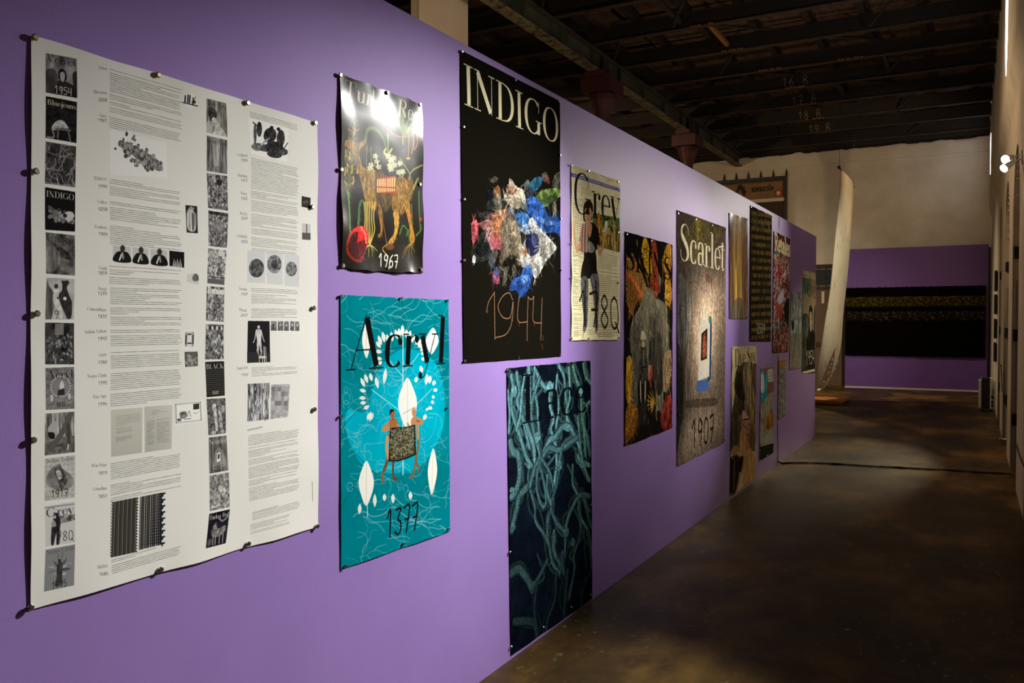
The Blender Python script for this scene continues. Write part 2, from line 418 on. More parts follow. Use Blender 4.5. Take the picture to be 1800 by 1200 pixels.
Q_SILVER = [(1368, 634), (1380, 632), (1379, 730), (1367, 738)]

def art_turkey():
    A = Art(Q_TURKEY, 1000, (27, 24, 14))
    A.view(580, 110, 3.156)
    N = A.n(60, 1); F = A.n(7, 2, 3, .6, 2)
    A.mul(.75 + .6 * N)
    gr, yl = (92, 128, 50), (196, 160, 60)
    # flower spike on the left
    A.line([(132, 300), (120, 420), (110, 560), (97, 735)], 16, (70, 68, 24))
    for i in range(16):
        y = 320 + i * 24
        for sd in (-1, 1):
            x = 126 - (y - 320) * .07
            A.line([(x, y + 24), (x + sd * (14 + 8 * (i % 3)), y), (x + sd * (22 + 5 * (i % 2)), y + 18)], 6, (96, 92, 34) if i % 2 else (128, 112, 40), 1, True, 3)
    for x, y in ((80, 510), (92, 590), (78, 610), (118, 600), (126, 660), (132, 390), (148, 600), (104, 520)):
        A.line([(x, y - 26), (x, y), (x - 4, y + 14)], 5, (210, 170, 60))
    A.line([(97, 740), (104, 950)], 8, (88, 140, 66))
    A.blob([(82, 690), (97, 740), (116, 690), (104, 720)], gr)
    # arching leaves
    A.line([(188, 430), (205, 372), (245, 368), (285, 420), (300, 470)], 15, (88, 120, 46), 1, True, 8)
    A.line([(150, 900), (152, 800), (170, 765), (190, 800)], 11, (70, 112, 62), 1, True, 6)
    A.line([(312, 400), (312, 490)], 11, (110, 140, 52)); A.line([(195, 460), (197, 600)], 3, (160, 150, 70)); A.line([(220, 470), (221, 550)], 3, (160, 150, 70))
    A.line([(300, 480), (292, 500), (312, 510), (335, 480)], 8, (190, 190, 90))
    # hanging lily, top right
    for P in ([(402, 405), (360, 330), (300, 290)], [(402, 405), (375, 330), (370, 205)], [(400, 400), (395, 300), (385, 250)], [(405, 405), (440, 350), (485, 300)], [(405, 400), (420, 330), (470, 285)]):
        A.line(P, 17, (104, 132, 48), 1, True, 4)
    A.line([(398, 380), (396, 450)], 10, (120, 136, 62)); A.line([(270, 310), (330, 390), (390, 412), (450, 400), (480, 350)], 4, (180, 92, 60))
    for x in (425, 450, 470): A.line([(x, 385), (x + 4, 450), (x + 1 - (x - 425) * .3, 530 - (x - 425))], 7, (196, 128, 52), 1, True, 4)
    A.ell(426, 532, 12, 7, (204, 150, 60))
    # white blossoms
    for cx, cy in ((220, 570), (245, 520), (250, 550), (262, 580), (215, 590), (265, 625), (315, 520), (330, 545), (345, 530), (350, 570), (380, 560), (372, 610), (395, 605), (330, 590), (325, 570), (285, 630)):
        for k in range(5):
            a = k * 1.257 + cx
            A.ell(cx + 9 * math.cos(a), cy + 9 * math.sin(a), 9, 6, (206, 206, 160), .92, None, .3, math.degrees(a))
        A.dots([(cx, cy)], 2, (168, 160, 80))
    # llama
    B = (148, 112, 50)
    A.blob([(73, 440), (92, 427), (128, 436), (150, 448), (190, 428), (188, 452), (168, 470), (158, 490), (163, 525), (178, 575), (212, 600), (250, 612), (250, 800), (236, 812), (212, 805), (192, 780), (172, 690), (152, 610), (132, 545), (120, 495), (100, 478), (78, 462)], B, F, .6)
    A.blob([(250, 610), (330, 640), (366, 650), (366, 790), (330, 790), (300, 828), (272, 790), (250, 790)], (92, 70, 34), F, .6)
    A.blob([(366, 640), (405, 640), (432, 690), (430, 790), (420, 800), (395, 840), (362, 838), (333, 810), (345, 720)], (140, 104, 46), F, .6)
    A.blob([(420, 640), (440, 632), (456, 680), (450, 730), (438, 770), (432, 720)], (112, 84, 44), F, .5)
    A.blob([(405, 800), (432, 790), (440, 860), (462, 960), (458, 1000), (440, 990), (432, 905)], (176, 122, 46), F, .5)
    A.blob([(340, 830), (368, 835), (374, 900), (356, 975), (335, 1008), (315, 1002), (320, 985), (345, 950), (350, 900)], (184, 136, 56), F, .5)
    A.blob([(258, 800), (276, 800), (284, 890), (276, 960), (262, 972), (254, 955), (268, 930)], (140, 102, 46), F, .5)
    for p in ((140, 520), (150, 545), (160, 580), (150, 500), (170, 600), (158, 620), (175, 640), (164, 560)): A.ell(p[0], p[1], 4, 7, (96, 66, 28))
    A.line([(278, 860), (292, 930), (306, 1000)], 4, (130, 80, 60)); A.ell(323, 1022, 24, 19, (118, 76, 38), 1, N, .6)
    A.folds((70, 425, 465, 1010), 2600, 16, 2.2, 4, 1.4, .35, .5, 1.5, .22, .7)
    # red woven basket
    A.poly([(254, 642), (356, 628), (362, 724), (258, 722)], (176, 66, 24))
    for r_ in range(3):
        for c_ in range(9):
            x = 258 + c_ * 11.5; y = 652 + r_ * 24 - c_ * 1.1
            A.line([(x, y), (x + 1, y + 17)], 7, (226, 196, 118), 1, False)
    A.line([(254, 690), (360, 694)], 4, (160, 40, 20)); A.line([(308, 632), (310, 724)], 6, (170, 46, 22))
    # roots
    for x in (186, 194, 202, 212, 224, 236):
        A.line([(x + (x - 210) * .25, 775), (x - 3, 860), (x, 930), (210, 1015)], 6, (202, 178, 84), 1, True, 4)
    for x, y in ((160, 1050), (180, 1062), (235, 1052), (255, 1046), (225, 1076), (200, 1080)): A.line([(208, 1012), ((208 + x) / 2, 1026), (x, y)], 4, (208, 186, 96), 1, True, 1.5)
    for x, y in ((390, 1086), (410, 1060), (430, 1085), (450, 1078), (466, 1052)): A.line([(446, 1000), ((440 + x) / 2, 1030), (x, y)], 3.5, (160, 132, 60), 1, True, 1.2)
    A.line([(310, 1006), (285, 1030), (300, 1060), (284, 1040)], 4, (176, 130, 60))
    # grasses on the right
    for P in ([(487, 715), (484, 830), (490, 940)], [(443, 790), (446, 850), (452, 900)], [(420, 960), (428, 930), (436, 1000)], [(470, 960), (492, 930), (492, 900)], [(380, 950), (398, 905), (425, 930)]):
        A.line(P, 7, (74, 118, 46), 1, True, 4)
    A.line([(380, 530), (430, 612), (432, 650)], 5, (150, 150, 84)); A.line([(500, 570), (452, 596), (432, 622)], 5, (150, 150, 84)); A.line([(455, 700), (475, 650), (483, 640)], 12, (150, 140, 50), 1, True, 3)
    A.dots([(489, 870), (443, 850)], 7, (190, 60, 40))
    for i in range(70):
        t = i / 70; A.dots([(395 + 40 * t + 60 * ((i * 7) % 10) / 10, 540 + 60 * ((i * 3) % 11) / 11)], 1.2, (170, 165, 110), .6)
    # red fruit
    A.blob([(78, 1000), (110, 935), (165, 905), (196, 935), (204, 985), (180, 1060), (160, 1108), (120, 1098), (85, 1062)], (190, 40, 38), F, .3, (.4, -.6, .4))
    A.blob([(90, 1005), (118, 950), (150, 940), (150, 1000), (188, 1000), (185, 1050), (150, 1090), (115, 1080), (92, 1050)], (62, 18, 18), F, .5)
    A.blob([(150, 1000), (186, 985), (190, 1030), (165, 1080), (150, 1050)], (96, 22, 20), F, .4)
    A.line([(165, 915), (188, 950), (192, 1000)], 7, (240, 150, 130), .8)
    A.folds((60, 900, 210, 1110), 120, 18, 3, 6)
    A.text('Turkey Red', (72, 196), (492, 338), (76, 96), (214, 206, 178), .92)
    A.hand('1967', (258, 1128), (368, 1140), (262, 1058), 4.5, (232, 228, 214))
    return A

def leaf(A, x0, y0, x1, y1, wd, col=(214, 214, 202), op=1.0, rib=True):
    dx, dy = x1 - x0, y1 - y0; L = math.hypot(dx, dy); nx, ny = -dy / L * wd / 2, dx / L * wd / 2
    P = [(x0 + dx * t + nx * k, y0 + dy * t + ny * k) for t, k in ((0, 0), (.2, .62), (.45, 1), (.7, .8), (1, 0), (.7, -.8), (.45, -1), (.2, -.62))]
    A.poly(P, col, op, True)
    if rib: A.line([(x0, y0), (x1, y1)], 1.6, (130, 134, 128), .8)

def art_acryl():
    A = Art(Q_ACRYL, 1000, (0, 118, 128))
    A.view(580, 500, 2.353)
    N = A.n(170, 3); N2 = A.n(25, 4)
    A.mul(.86 + .3 * N)
    A.blob([(62, 600), (70, 520), (150, 520), (190, 370), (260, 285), (330, 265), (420, 310), (462, 400), (472, 520), (455, 620), (400, 720), (340, 775), (250, 780), (150, 760), (95, 690)], (0, 158, 178), N, .15)
    A.poly([(150, 800), (300, 772), (420, 760), (480, 700), (500, 1020), (40, 1180), (40, 860)], (0, 112, 124), .45)
    rs = np.random.RandomState(11); lc = (134, 178, 184)
    for i in range(170):
        x, y = rs.uniform(35, 495), rs.uniform(40, 1170); a = rs.uniform(-.9, .5) if (y > 700 or y < 200) else rs.uniform(0, 6.28)
        P = [(x, y)]; st = rs.uniform(14, 30)
        for k in range(rs.randint(4, 9)):
            a += rs.uniform(-.75, .75); x += st * math.cos(a); y += st * math.sin(a); P.append((x, y))
        A.line(P, rs.uniform(1.5, 4.2), lc, rs.uniform(.3, .75), True, rs.uniform(.8, 3))
    for i in range(60):
        x, y = rs.uniform(60, 470), rs.uniform(330, 900); r = rs.uniform(9, 26); a = rs.uniform(0, 6)
        A.line([(x + r * math.cos(a + t) * .8, y + r * math.sin(a + t) * 1.2) for t in np.linspace(0, rs.uniform(3, 6), 7)], rs.uniform(1.8, 3.6), lc, rs.uniform(.4, .7))
    dk = (10, 60, 70)
    for P in ([(295, 60), (298, 130), (302, 255)], [(300, 258), (225, 280), (165, 400), (140, 520)], [(100, 530), (40, 600)], [(440, 130), (400, 260)], [(95, 690), (160, 760), (200, 790)], [(490, 330), (450, 400)], [(130, 770), (20, 960)], [(415, 850), (400, 960), (400, 1040)]):
        A.line(P, 2.2, dk, .75)
    wc = (222, 222, 210)
    # stem and branches
    A.line([(299, 180), (299, 785)], 6, (176, 208, 206), .9)
    for P in ([(299, 530), (230, 480), (170, 435)], [(299, 530), (360, 490), (420, 430)], [(299, 380), (255, 330), (225, 300)], [(299, 360), (340, 320), (365, 285)]): A.line(P, 4, (150, 200, 200), .85)
    leaf(A, 146, 160, 148, 305, 34, wc); leaf(A, 424, 178, 416, 288, 52, wc)
    for q in ((196, 210, 210, 250), (214, 195, 222, 240), (232, 205, 240, 245), (250, 195, 256, 235), (268, 185, 276, 225), (282, 180, 286, 220), (297, 165, 298, 216), (314, 185, 312, 220), (330, 190, 322, 225), (345, 205, 336, 240), (188, 235, 206, 262), (184, 275, 212, 280), (188, 305, 212, 308), (196, 330, 212, 318),
              (360, 215, 352, 250), (372, 225, 362, 258), (380, 245, 366, 262), (388, 262, 370, 275), (394, 285, 372, 285), (392, 310, 374, 305), (372, 335, 378, 365),
              (228, 345, 220, 412), (186, 380, 196, 430), (162, 365, 170, 400), (140, 370, 152, 408), (124, 385, 140, 425), (118, 435, 146, 442), (116, 468, 146, 470), (120, 490, 148, 488), (135, 515, 160, 500), (150, 560, 168, 525), (160, 565, 176, 530), (356, 380, 352, 405), (400, 370, 394, 415), (412, 375, 408, 410), (430, 395, 424, 418), (442, 432, 424, 440), (430, 462, 418, 468), (428, 485, 414, 488), (420, 515, 404, 505), (402, 520, 396, 510),
              (385, 560, 394, 535), (120, 905, 118, 950), (182, 865, 182, 920), (222, 865, 222, 895), (257, 865, 257, 905), (330, 855, 330, 890)):
        leaf(A, *q, 15, wc)
    leaf(A, 318, 385, 318, 600, 78, (216, 218, 210)); A.line([(299, 535), (350, 505)], 1.6, (110, 120, 118))
    leaf(A, 148, 728, 146, 915, 62, wc); leaf(A, 425, 676, 418, 868, 38, wc)
    A.line([(150, 900), (152, 960)], 3, wc)
    # two figures holding a patterned cloth
    A.view(600, 690, 7.058)
    s1, s2 = (132, 84, 50), (176, 124, 82)
    A.line([(590, 520), (548, 620), (566, 760), (545, 880), (505, 1000), (500, 1080), (512, 1112)], 15, s1, 1, True, 10)
    A.line([(560, 560), (555, 680), (575, 800)], 17, (190, 136, 92)); A.line([(635, 850), (632, 960), (640, 1060), (685, 1076)], 13, (98, 58, 36), 1, True, 9); A.line([(560, 860), (520, 960)], 16, (112, 66, 40))
    A.line([(610, 350), (545, 410), (508, 465), (590, 440)], 13, (184, 120, 74)); A.blob([(590, 330), (650, 310), (690, 360), (690, 420), (660, 440), (600, 440), (585, 390)], (150, 96, 56))
    A.line([(630, 300), (632, 330)], 12, s1); A.ell(625, 260, 33, 52, (150, 96, 62)); A.blob([(588, 262), (596, 215), (625, 202), (654, 225), (640, 228), (605, 250), (598, 280)], (26, 20, 16)); A.dots([(612, 256), (638, 252)], 2, (40, 22, 14)); A.line([(618, 288), (638, 286)], 2, (110, 40, 34))
    A.line([(690, 400), (705, 415)], 9, s2)
    A.line([(940, 500), (945, 640), (922, 780), (905, 880), (885, 1020), (838, 1052)], 15, s1, 1, True, 9); A.line([(935, 420), (940, 560)], 17, s2); A.line([(915, 800), (930, 900), (962, 925), (938, 985)], 12, (128, 82, 52), 1, True, 8)
    A.blob([(860, 330), (900, 295), (960, 310), (1010, 350), (1000, 380), (920, 395), (860, 395)], s2); A.line([(1000, 365), (930, 398)], 12, s2); A.line([(815, 385), (825, 400)], 9, s2)
    A.line([(895, 290), (895, 310)], 14, s2); A.ell(892, 238, 27, 60, (188, 138, 98)); A.dots([(882, 238), (902, 236)], 2, (60, 34, 20)); A.line([(884, 272), (902, 270)], 1.6, (120, 60, 48)); A.line([(920, 345), (960, 360)], 3, (60, 40, 30))
    A.poly([(596, 440), (700, 425), (760, 428), (905, 395), (915, 770), (800, 820), (700, 850), (575, 852)], (16, 14, 12), 1)
    A.poly([(606, 462), (700, 445), (890, 410), (898, 760), (790, 806), (690, 836), (592, 836)], (70, 68, 50), 1)
    for i in range(420):
        u, v = rs.rand(), rs.rand(); x = 604 + u * 290 - 12 * v; y = 460 + v * 365 - u * (55 + 20 * v)
        a = rs.uniform(0, 6.28); A.line([(x, y), (x + 11 * math.cos(a), y + 11 * math.sin(a)), (x + 16 * math.cos(a + .8), y + 16 * math.sin(a + .8))], 2, (152, 148, 116) if i % 3 else (18, 17, 14), .85)
    A.view(610, 540, 7.5)
    A.text('Acryl', (0, 824), (1290, 738), (40, 94), (14, 14, 14))
    A.view(580, 500, 2.353)
    A.hand('1377', (226, 1046), (366, 1008), (228, 936), 8, (16, 20, 22))
    return A

def art_indigo():
    A = Art(Q_INDIGO, 1000, (19, 17, 12))
    N = A.ridge(34, 21); F = A.n(12, 22, 3)
    A.view(795, 290, 3.332)
    G = (.2, -.5, .3)
    def b(c, *p, g=G, am=.6):
        m = sum(c) / 3; c = tuple(.86 * (m + .82 * (v - m)) for v in c)
        A.blob(list(p), c, N, am, g)
    b((20, 24, 34), (185, 170), (205, 145), (240, 140), (245, 190), (210, 205)); b((86, 78, 70), (220, 100), (240, 68), (265, 75), (250, 100))
    b((150, 92, 40), (238, 150), (262, 120), (280, 150), (268, 185), (245, 185)); b((40, 44, 40), (185, 255), (215, 205), (290, 190), (320, 235), (280, 265), (215, 265))
    b((112, 112, 92), (238, 190), (275, 175), (285, 250), (255, 260))
    b((196, 182, 150), (300, 190), (325, 130), (332, 78), (352, 98), (372, 130), (405, 140), (425, 200), (395, 250), (350, 250)); b((142, 96, 74), (320, 130), (360, 122), (372, 155), (345, 175), (322, 165)); b((206, 196, 168), (318, 118), (345, 108), (376, 128), (350, 128))
    b((120, 132, 110), (395, 240), (410, 205), (430, 215), (425, 265)); b((74, 82, 76), (415, 120), (440, 85), (455, 120), (450, 160)); b((52, 60, 62), (430, 160), (455, 125), (475, 180), (450, 215), (432, 200))
    b((34, 92, 124), (445, 125), (480, 75), (522, 72), (520, 110), (490, 150), (470, 160)); b((108, 92, 76), (520, 62), (540, 40), (555, 65), (540, 105)); b((168, 66, 52), (545, 80), (560, 70), (568, 105), (556, 112)); b((84, 84, 70), (580, 120), (600, 55), (632, 45), (634, 130), (600, 135))
    b((104, 134, 60), (488, 195), (520, 150), (600, 135), (634, 150), (634, 178), (580, 215), (545, 245), (515, 230)); b((64, 92, 40), (540, 200), (590, 170), (600, 195), (560, 225))
    b((34, 84, 176), (430, 255), (440, 195), (475, 185), (515, 215), (545, 270), (570, 305), (610, 300), (636, 350), (636, 430), (600, 395), (520, 400), (490, 350), (450, 290)); b((90, 140, 220), (500, 300), (540, 320), (600, 340), (590, 352), (530, 345), (495, 320), g=None)
    b((44, 110, 190), (362, 295), (420, 280), (450, 310), (430, 360), (385, 368)); b((170, 186, 210), (388, 370), (430, 345), (480, 350), (470, 400), (420, 402)); b((110, 104, 84), (580, 240), (600, 210), (606, 300), (588, 295))
    b((178, 70, 74), (108, 350), (135, 322), (150, 360), (140, 440), (115, 460)); b((44, 48, 42), (108, 520), (115, 470), (180, 390), (215, 400), (225, 520), (190, 560), (120, 572)); b((26, 28, 26), (130, 500), (190, 420), (215, 480), (170, 540)); b((200, 200, 196), (112, 545), (122, 528), (132, 545), (128, 572), (114, 572))
    b((146, 92, 84), (155, 345), (200, 320), (232, 330), (235, 375), (190, 385)); b((70, 58, 60), (150, 295), (175, 275), (235, 275), (235, 310), (190, 320))
    for k, c in enumerate([(176, 84, 92), (196, 150, 90), (206, 190, 176), (190, 96, 110), (60, 62, 96), (212, 176, 170), (186, 110, 60), (174, 78, 86)]):
        o = k * 9
        b(c, (185 + o * .7, 365 + o * .8), (215 + o, 372), (282, 425 + o), (280, 436 + o), (235 + o * .3, 500 - o * .2), (215, 470), am=.4, g=None)
    b((190, 116, 62), (235, 290), (280, 262), (325, 262), (330, 300), (285, 350), (275, 430), (232, 390)); b((184, 140, 110), (248, 270), (290, 262), (320, 290), (290, 300))
    for k in range(5): A.line([(236, 300 + k * 22), (282, 292 + k * 24)], 3.5, ((206, 130, 120), (96, 60, 80))[k % 2], .8)
    b((96, 104, 112), (322, 255), (345, 245), (360, 275), (350, 310), (328, 300))
    b((118, 106, 82), (280, 400), (290, 330), (320, 300), (355, 305), (385, 350), (402, 460), (400, 560), (385, 590), (345, 560), (300, 560), (272, 635), (262, 600), (285, 500), g=(.5, -.5, .45)); A.line([(330, 320), (345, 430), (340, 530)], 4, (88, 78, 58), .6); A.line([(365, 340), (385, 470)], 4, (86, 76, 58), .6)
    b((24, 20, 16), (300, 570), (330, 530), (370, 535), (372, 580), (340, 620), (300, 610)); b((96, 90, 78), (290, 700), (300, 610), (318, 600), (318, 660), (305, 702)); b((88, 82, 70), (345, 600), (362, 585), (370, 640), (355, 662)); b((70, 74, 74), (208, 570), (230, 510), (262, 510), (250, 560), (235, 600))
    b((190, 62, 84), (232, 640), (255, 600), (272, 660), (268, 695), (240, 690)); b((70, 110, 190), (240, 610), (258, 600), (262, 660), (246, 660), g=None)
    b((196, 192, 178), (402, 480), (470, 380), (492, 355), (600, 470), (600, 500), (550, 560), (485, 665), (455, 600), (405, 595)); b((170, 166, 150), (500, 470), (560, 440), (590, 490), (520, 560), g=None); b((212, 206, 188), (440, 330), (465, 308), (492, 345), (470, 365))
    b((30, 34, 74), (425, 450), (450, 405), (480, 398), (505, 440), (503, 500), (470, 532), (440, 520)); b((76, 84, 130), (470, 410), (490, 440), (480, 480), (462, 450), g=None); b((186, 130, 84), (408, 500), (425, 478), (438, 510), (428, 540), (412, 535))
    b((36, 84, 178), (330, 735), (350, 670), (395, 650), (415, 600), (445, 588), (468, 640), (450, 710), (425, 750), (395, 776), (370, 735)); b((96, 146, 224), (395, 660), (430, 640), (440, 680), (400, 700), g=None); b((20, 54, 130), (370, 690), (400, 680), (410, 720), (380, 730), g=None)
    A.folds((100, 40, 640, 780), 1500, 46, 7, 3, None, .5, .45, 1.5, .13, .6); A.folds((100, 40, 640, 780), 2500, 22, 3.5, 4, None, .5, .4, 1.6, .13, .6)
    c = (128, 74, 46)
    for o, w, al in ((0, 3.4, 1), (2, 1.6, .7)):
        for P in ([(243, 742 + o), (245, 1020)], [(240, 750), (210, 800), (196, 860 + o)], [(350, 790), (330, 748), (290, 770), (264, 830), (290, 890), (335, 890), (352, 800), (345, 920), (310, 990), (248, 1010 + o)], [(390, 770), (380, 840), (384, 915 + o), (435, 918)], [(441, 770), (436, 900), (434, 1028)], [(474, 768), (470, 840), (472, 915 + o), (520, 925)], [(523, 780), (518, 900), (514, 1026)], [(440, 772), (458, 788), (474, 770)]):
            A.line(P, w, c if o == 0 else (206, 176, 150), al)
    for x, y in ((200, 840), (525, 1000), (520, 1050), (384, 915), (474, 915), (340, 890)): A.line([(x, y), (x + 4, y + 26)], 7, (120, 62, 40), .5)
    A.view(795, 80, 4.288)
    A.text('INDIGO', (80, 438), (800, 748), (74, 134), (206, 196, 160))
    return A

ROPES = [([(40, 90), (45, 130), (38, 200), (50, 260), (75, 330), (95, 400), (115, 440)], 15), ([(60, 80), (70, 150), (62, 190), (80, 240), (95, 300), (110, 370)], 15), ([(105, 55), (110, 130), (112, 200), (100, 280), (125, 360), (130, 420)], 18), ([(130, 60), (128, 130), (140, 200), (145, 270), (150, 330)], 13), ([(130, 60), (160, 120), (185, 150), (196, 160)], 13),
 ([(190, 120), (190, 200), (205, 260), (195, 300), (215, 370), (215, 450), (205, 520)], 14), ([(225, 50), (245, 90), (250, 150), (260, 220), (255, 270)], 14), ([(218, 90), (215, 150), (225, 210), (215, 290)], 12), ([(280, 50), (295, 110), (310, 150), (315, 230), (325, 320), (330, 400)], 14), ([(320, 45), (330, 90), (352, 120)], 14), ([(265, 60), (270, 170), (255, 240), (280, 300), (300, 350), (320, 420)], 13),
 ([(165, 390), (190, 340), (210, 330), (240, 290), (270, 290), (285, 320)], 18), ([(165, 400), (190, 370), (225, 380), (270, 350), (300, 330)], 16), ([(155, 420), (140, 470), (140, 540), (160, 600), (175, 580), (165, 500), (150, 440)], 12), ([(150, 400), (190, 470), (205, 560), (190, 620), (180, 680), (190, 780), (215, 850)], 12), ([(215, 450), (225, 430), (240, 360)], 13), ([(230, 440), (215, 520), (195, 600), (215, 660), (245, 700), (250, 760), (235, 850)], 14),
 ([(35, 350), (45, 385), (65, 400), (72, 470), (60, 530), (40, 560)], 24), ([(100, 525), (70, 560), (60, 610), (40, 690)], 22), ([(110, 440), (105, 500), (130, 600), (135, 660), (180, 730), (200, 820), (230, 860)], 12), ([(300, 400), (310, 420), (345, 440)], 14), ([(280, 440), (280, 510), (300, 560), (310, 640), (340, 700), (355, 790)], 12), ([(345, 560), (310, 555), (285, 590), (260, 650), (250, 710)], 16), ([(300, 600), (310, 700), (285, 790), (285, 850), (265, 960)], 12), ([(345, 620), (320, 560), (352, 680)], 10),
 ([(40, 860), (70, 845), (100, 880), (122, 925)], 24), ([(120, 920), (150, 870), (180, 810)], 14), ([(50, 1050), (110, 1048), (130, 1060), (140, 1100)], 22), ([(215, 860), (210, 960), (180, 1050), (175, 1130)], 13), ([(260, 850), (250, 960), (245, 1040)], 13), ([(350, 850), (320, 920), (310, 1000)], 13), ([(200, 720), (210, 780), (240, 850)], 14), ([(140, 900), (130, 1000), (140, 1080)], 10), ([(90, 90), (80, 160), (75, 240), (60, 300)], 12), ([(150, 100), (120, 200), (125, 300), (150, 400), (130, 450), (112, 520)], 15),
 ([(25, 150), (32, 230), (30, 310)], 12), ([(345, 190), (330, 215), (322, 260), (335, 330), (345, 400)], 11), ([(180, 480), (178, 540), (195, 590)], 13), ([(240, 780), (238, 820), (245, 860)], 18), ([(206, 700), (204, 760), (215, 800)], 18), ([(335, 700), (345, 760), (352, 840)], 12), ([(300, 250), (308, 330), (318, 420), (345, 500)], 12)]
def art_lace():
    A = Art(Q_LACE, 850, (9, 15, 24))
    A.view(880, 620, 2.2235)
    N = A.n(60, 31); N2 = A.n(9, 32)
    A.mul(.6 + .9 * N)
    rs = np.random.RandomState(3)
    lot = []
    for P, w in ROPES:
        ym = np.mean([p[1] for p in P])
        for k in range(3 if ym < 480 else 2):
            lot.append(([(x + rs.normal(0, 13), y + rs.normal(0, 12)) for x, y in P], w * rs.uniform(.55, .85), rs.uniform(.35, .75)))
    lot += [(P, w, rs.uniform(.85, 1.15)) for P, w in ROPES]
    for P, w, dim in lot:
        P = spline(P, 8); ym = P[:, 1].mean()
        f = float(np.clip(1.15 - ym / 1150, .28, 1.0)) * dim
        gtint = np.clip((P[:, 0].mean() - 230) / 130, 0, 1)
        col = np.array([84, 132 - 2 * gtint, 136 - 26 * gtint]) * f + np.array([8, 12, 14])
        wm = w * 1.9
        A.line(P, wm * 1.18, tuple(col * .28), .9, False); A.line(P, wm * .95, tuple(col * .72), 1, False); A.line(P + [-1.2, 0], wm * .6, tuple(np.minimum(col, 255)), 1, False)
        d = np.gradient(P * [2.7, 1], axis=0); nrm = np.hypot(d[:, 0], d[:, 1]) + 1e-6; t = d / nrm[:, None]; n = np.stack([-t[:, 1], t[:, 0]], 1)
        acc = 0; hw = w * .16
        for i in range(1, len(P)):
            acc += nrm[i]
            if acc > w * .55:
                acc = 0
                A.line([P[i] - n[i] * hw * 1.9 - t[i] * hw, P[i] + n[i] * hw * 1.9 + t[i] * hw * 1.4], 2.0, tuple(col * .4), .75)
    for x, y, rx, ry in ((110, 440, 16, 16), (190, 130, 15, 22), (262, 295, 20, 14), (50, 150, 14, 26), (42, 540, 15, 18), (46, 680, 12, 14), (225, 440, 15, 22), (255, 700, 12, 22), (205, 725, 11, 20), (280, 740, 11, 20), (310, 150, 12, 12), (140, 330, 15, 22), (125, 905, 14, 16), (320, 440, 18, 12)):
        f = np.clip(1.15 - y / 1150, .28, 1); A.ell(x, y, rx * .8, ry * .9, tuple(np.array([92, 142, 146]) * f), 1, N2, .5)
    A.mul(.55 + .9 * A.n(7, 33, 3, .6, 1.6))
    for i in range(40):
        A.dots([(rs.uniform(30, 350), rs.uniform(60, 1150))], .9, (170, 180, 180), .6)
    A.view(885, 630, 5.219)
    A.text('Lace', (160, 596), (770, 478), (158, 156), (9, 11, 14))
    return A

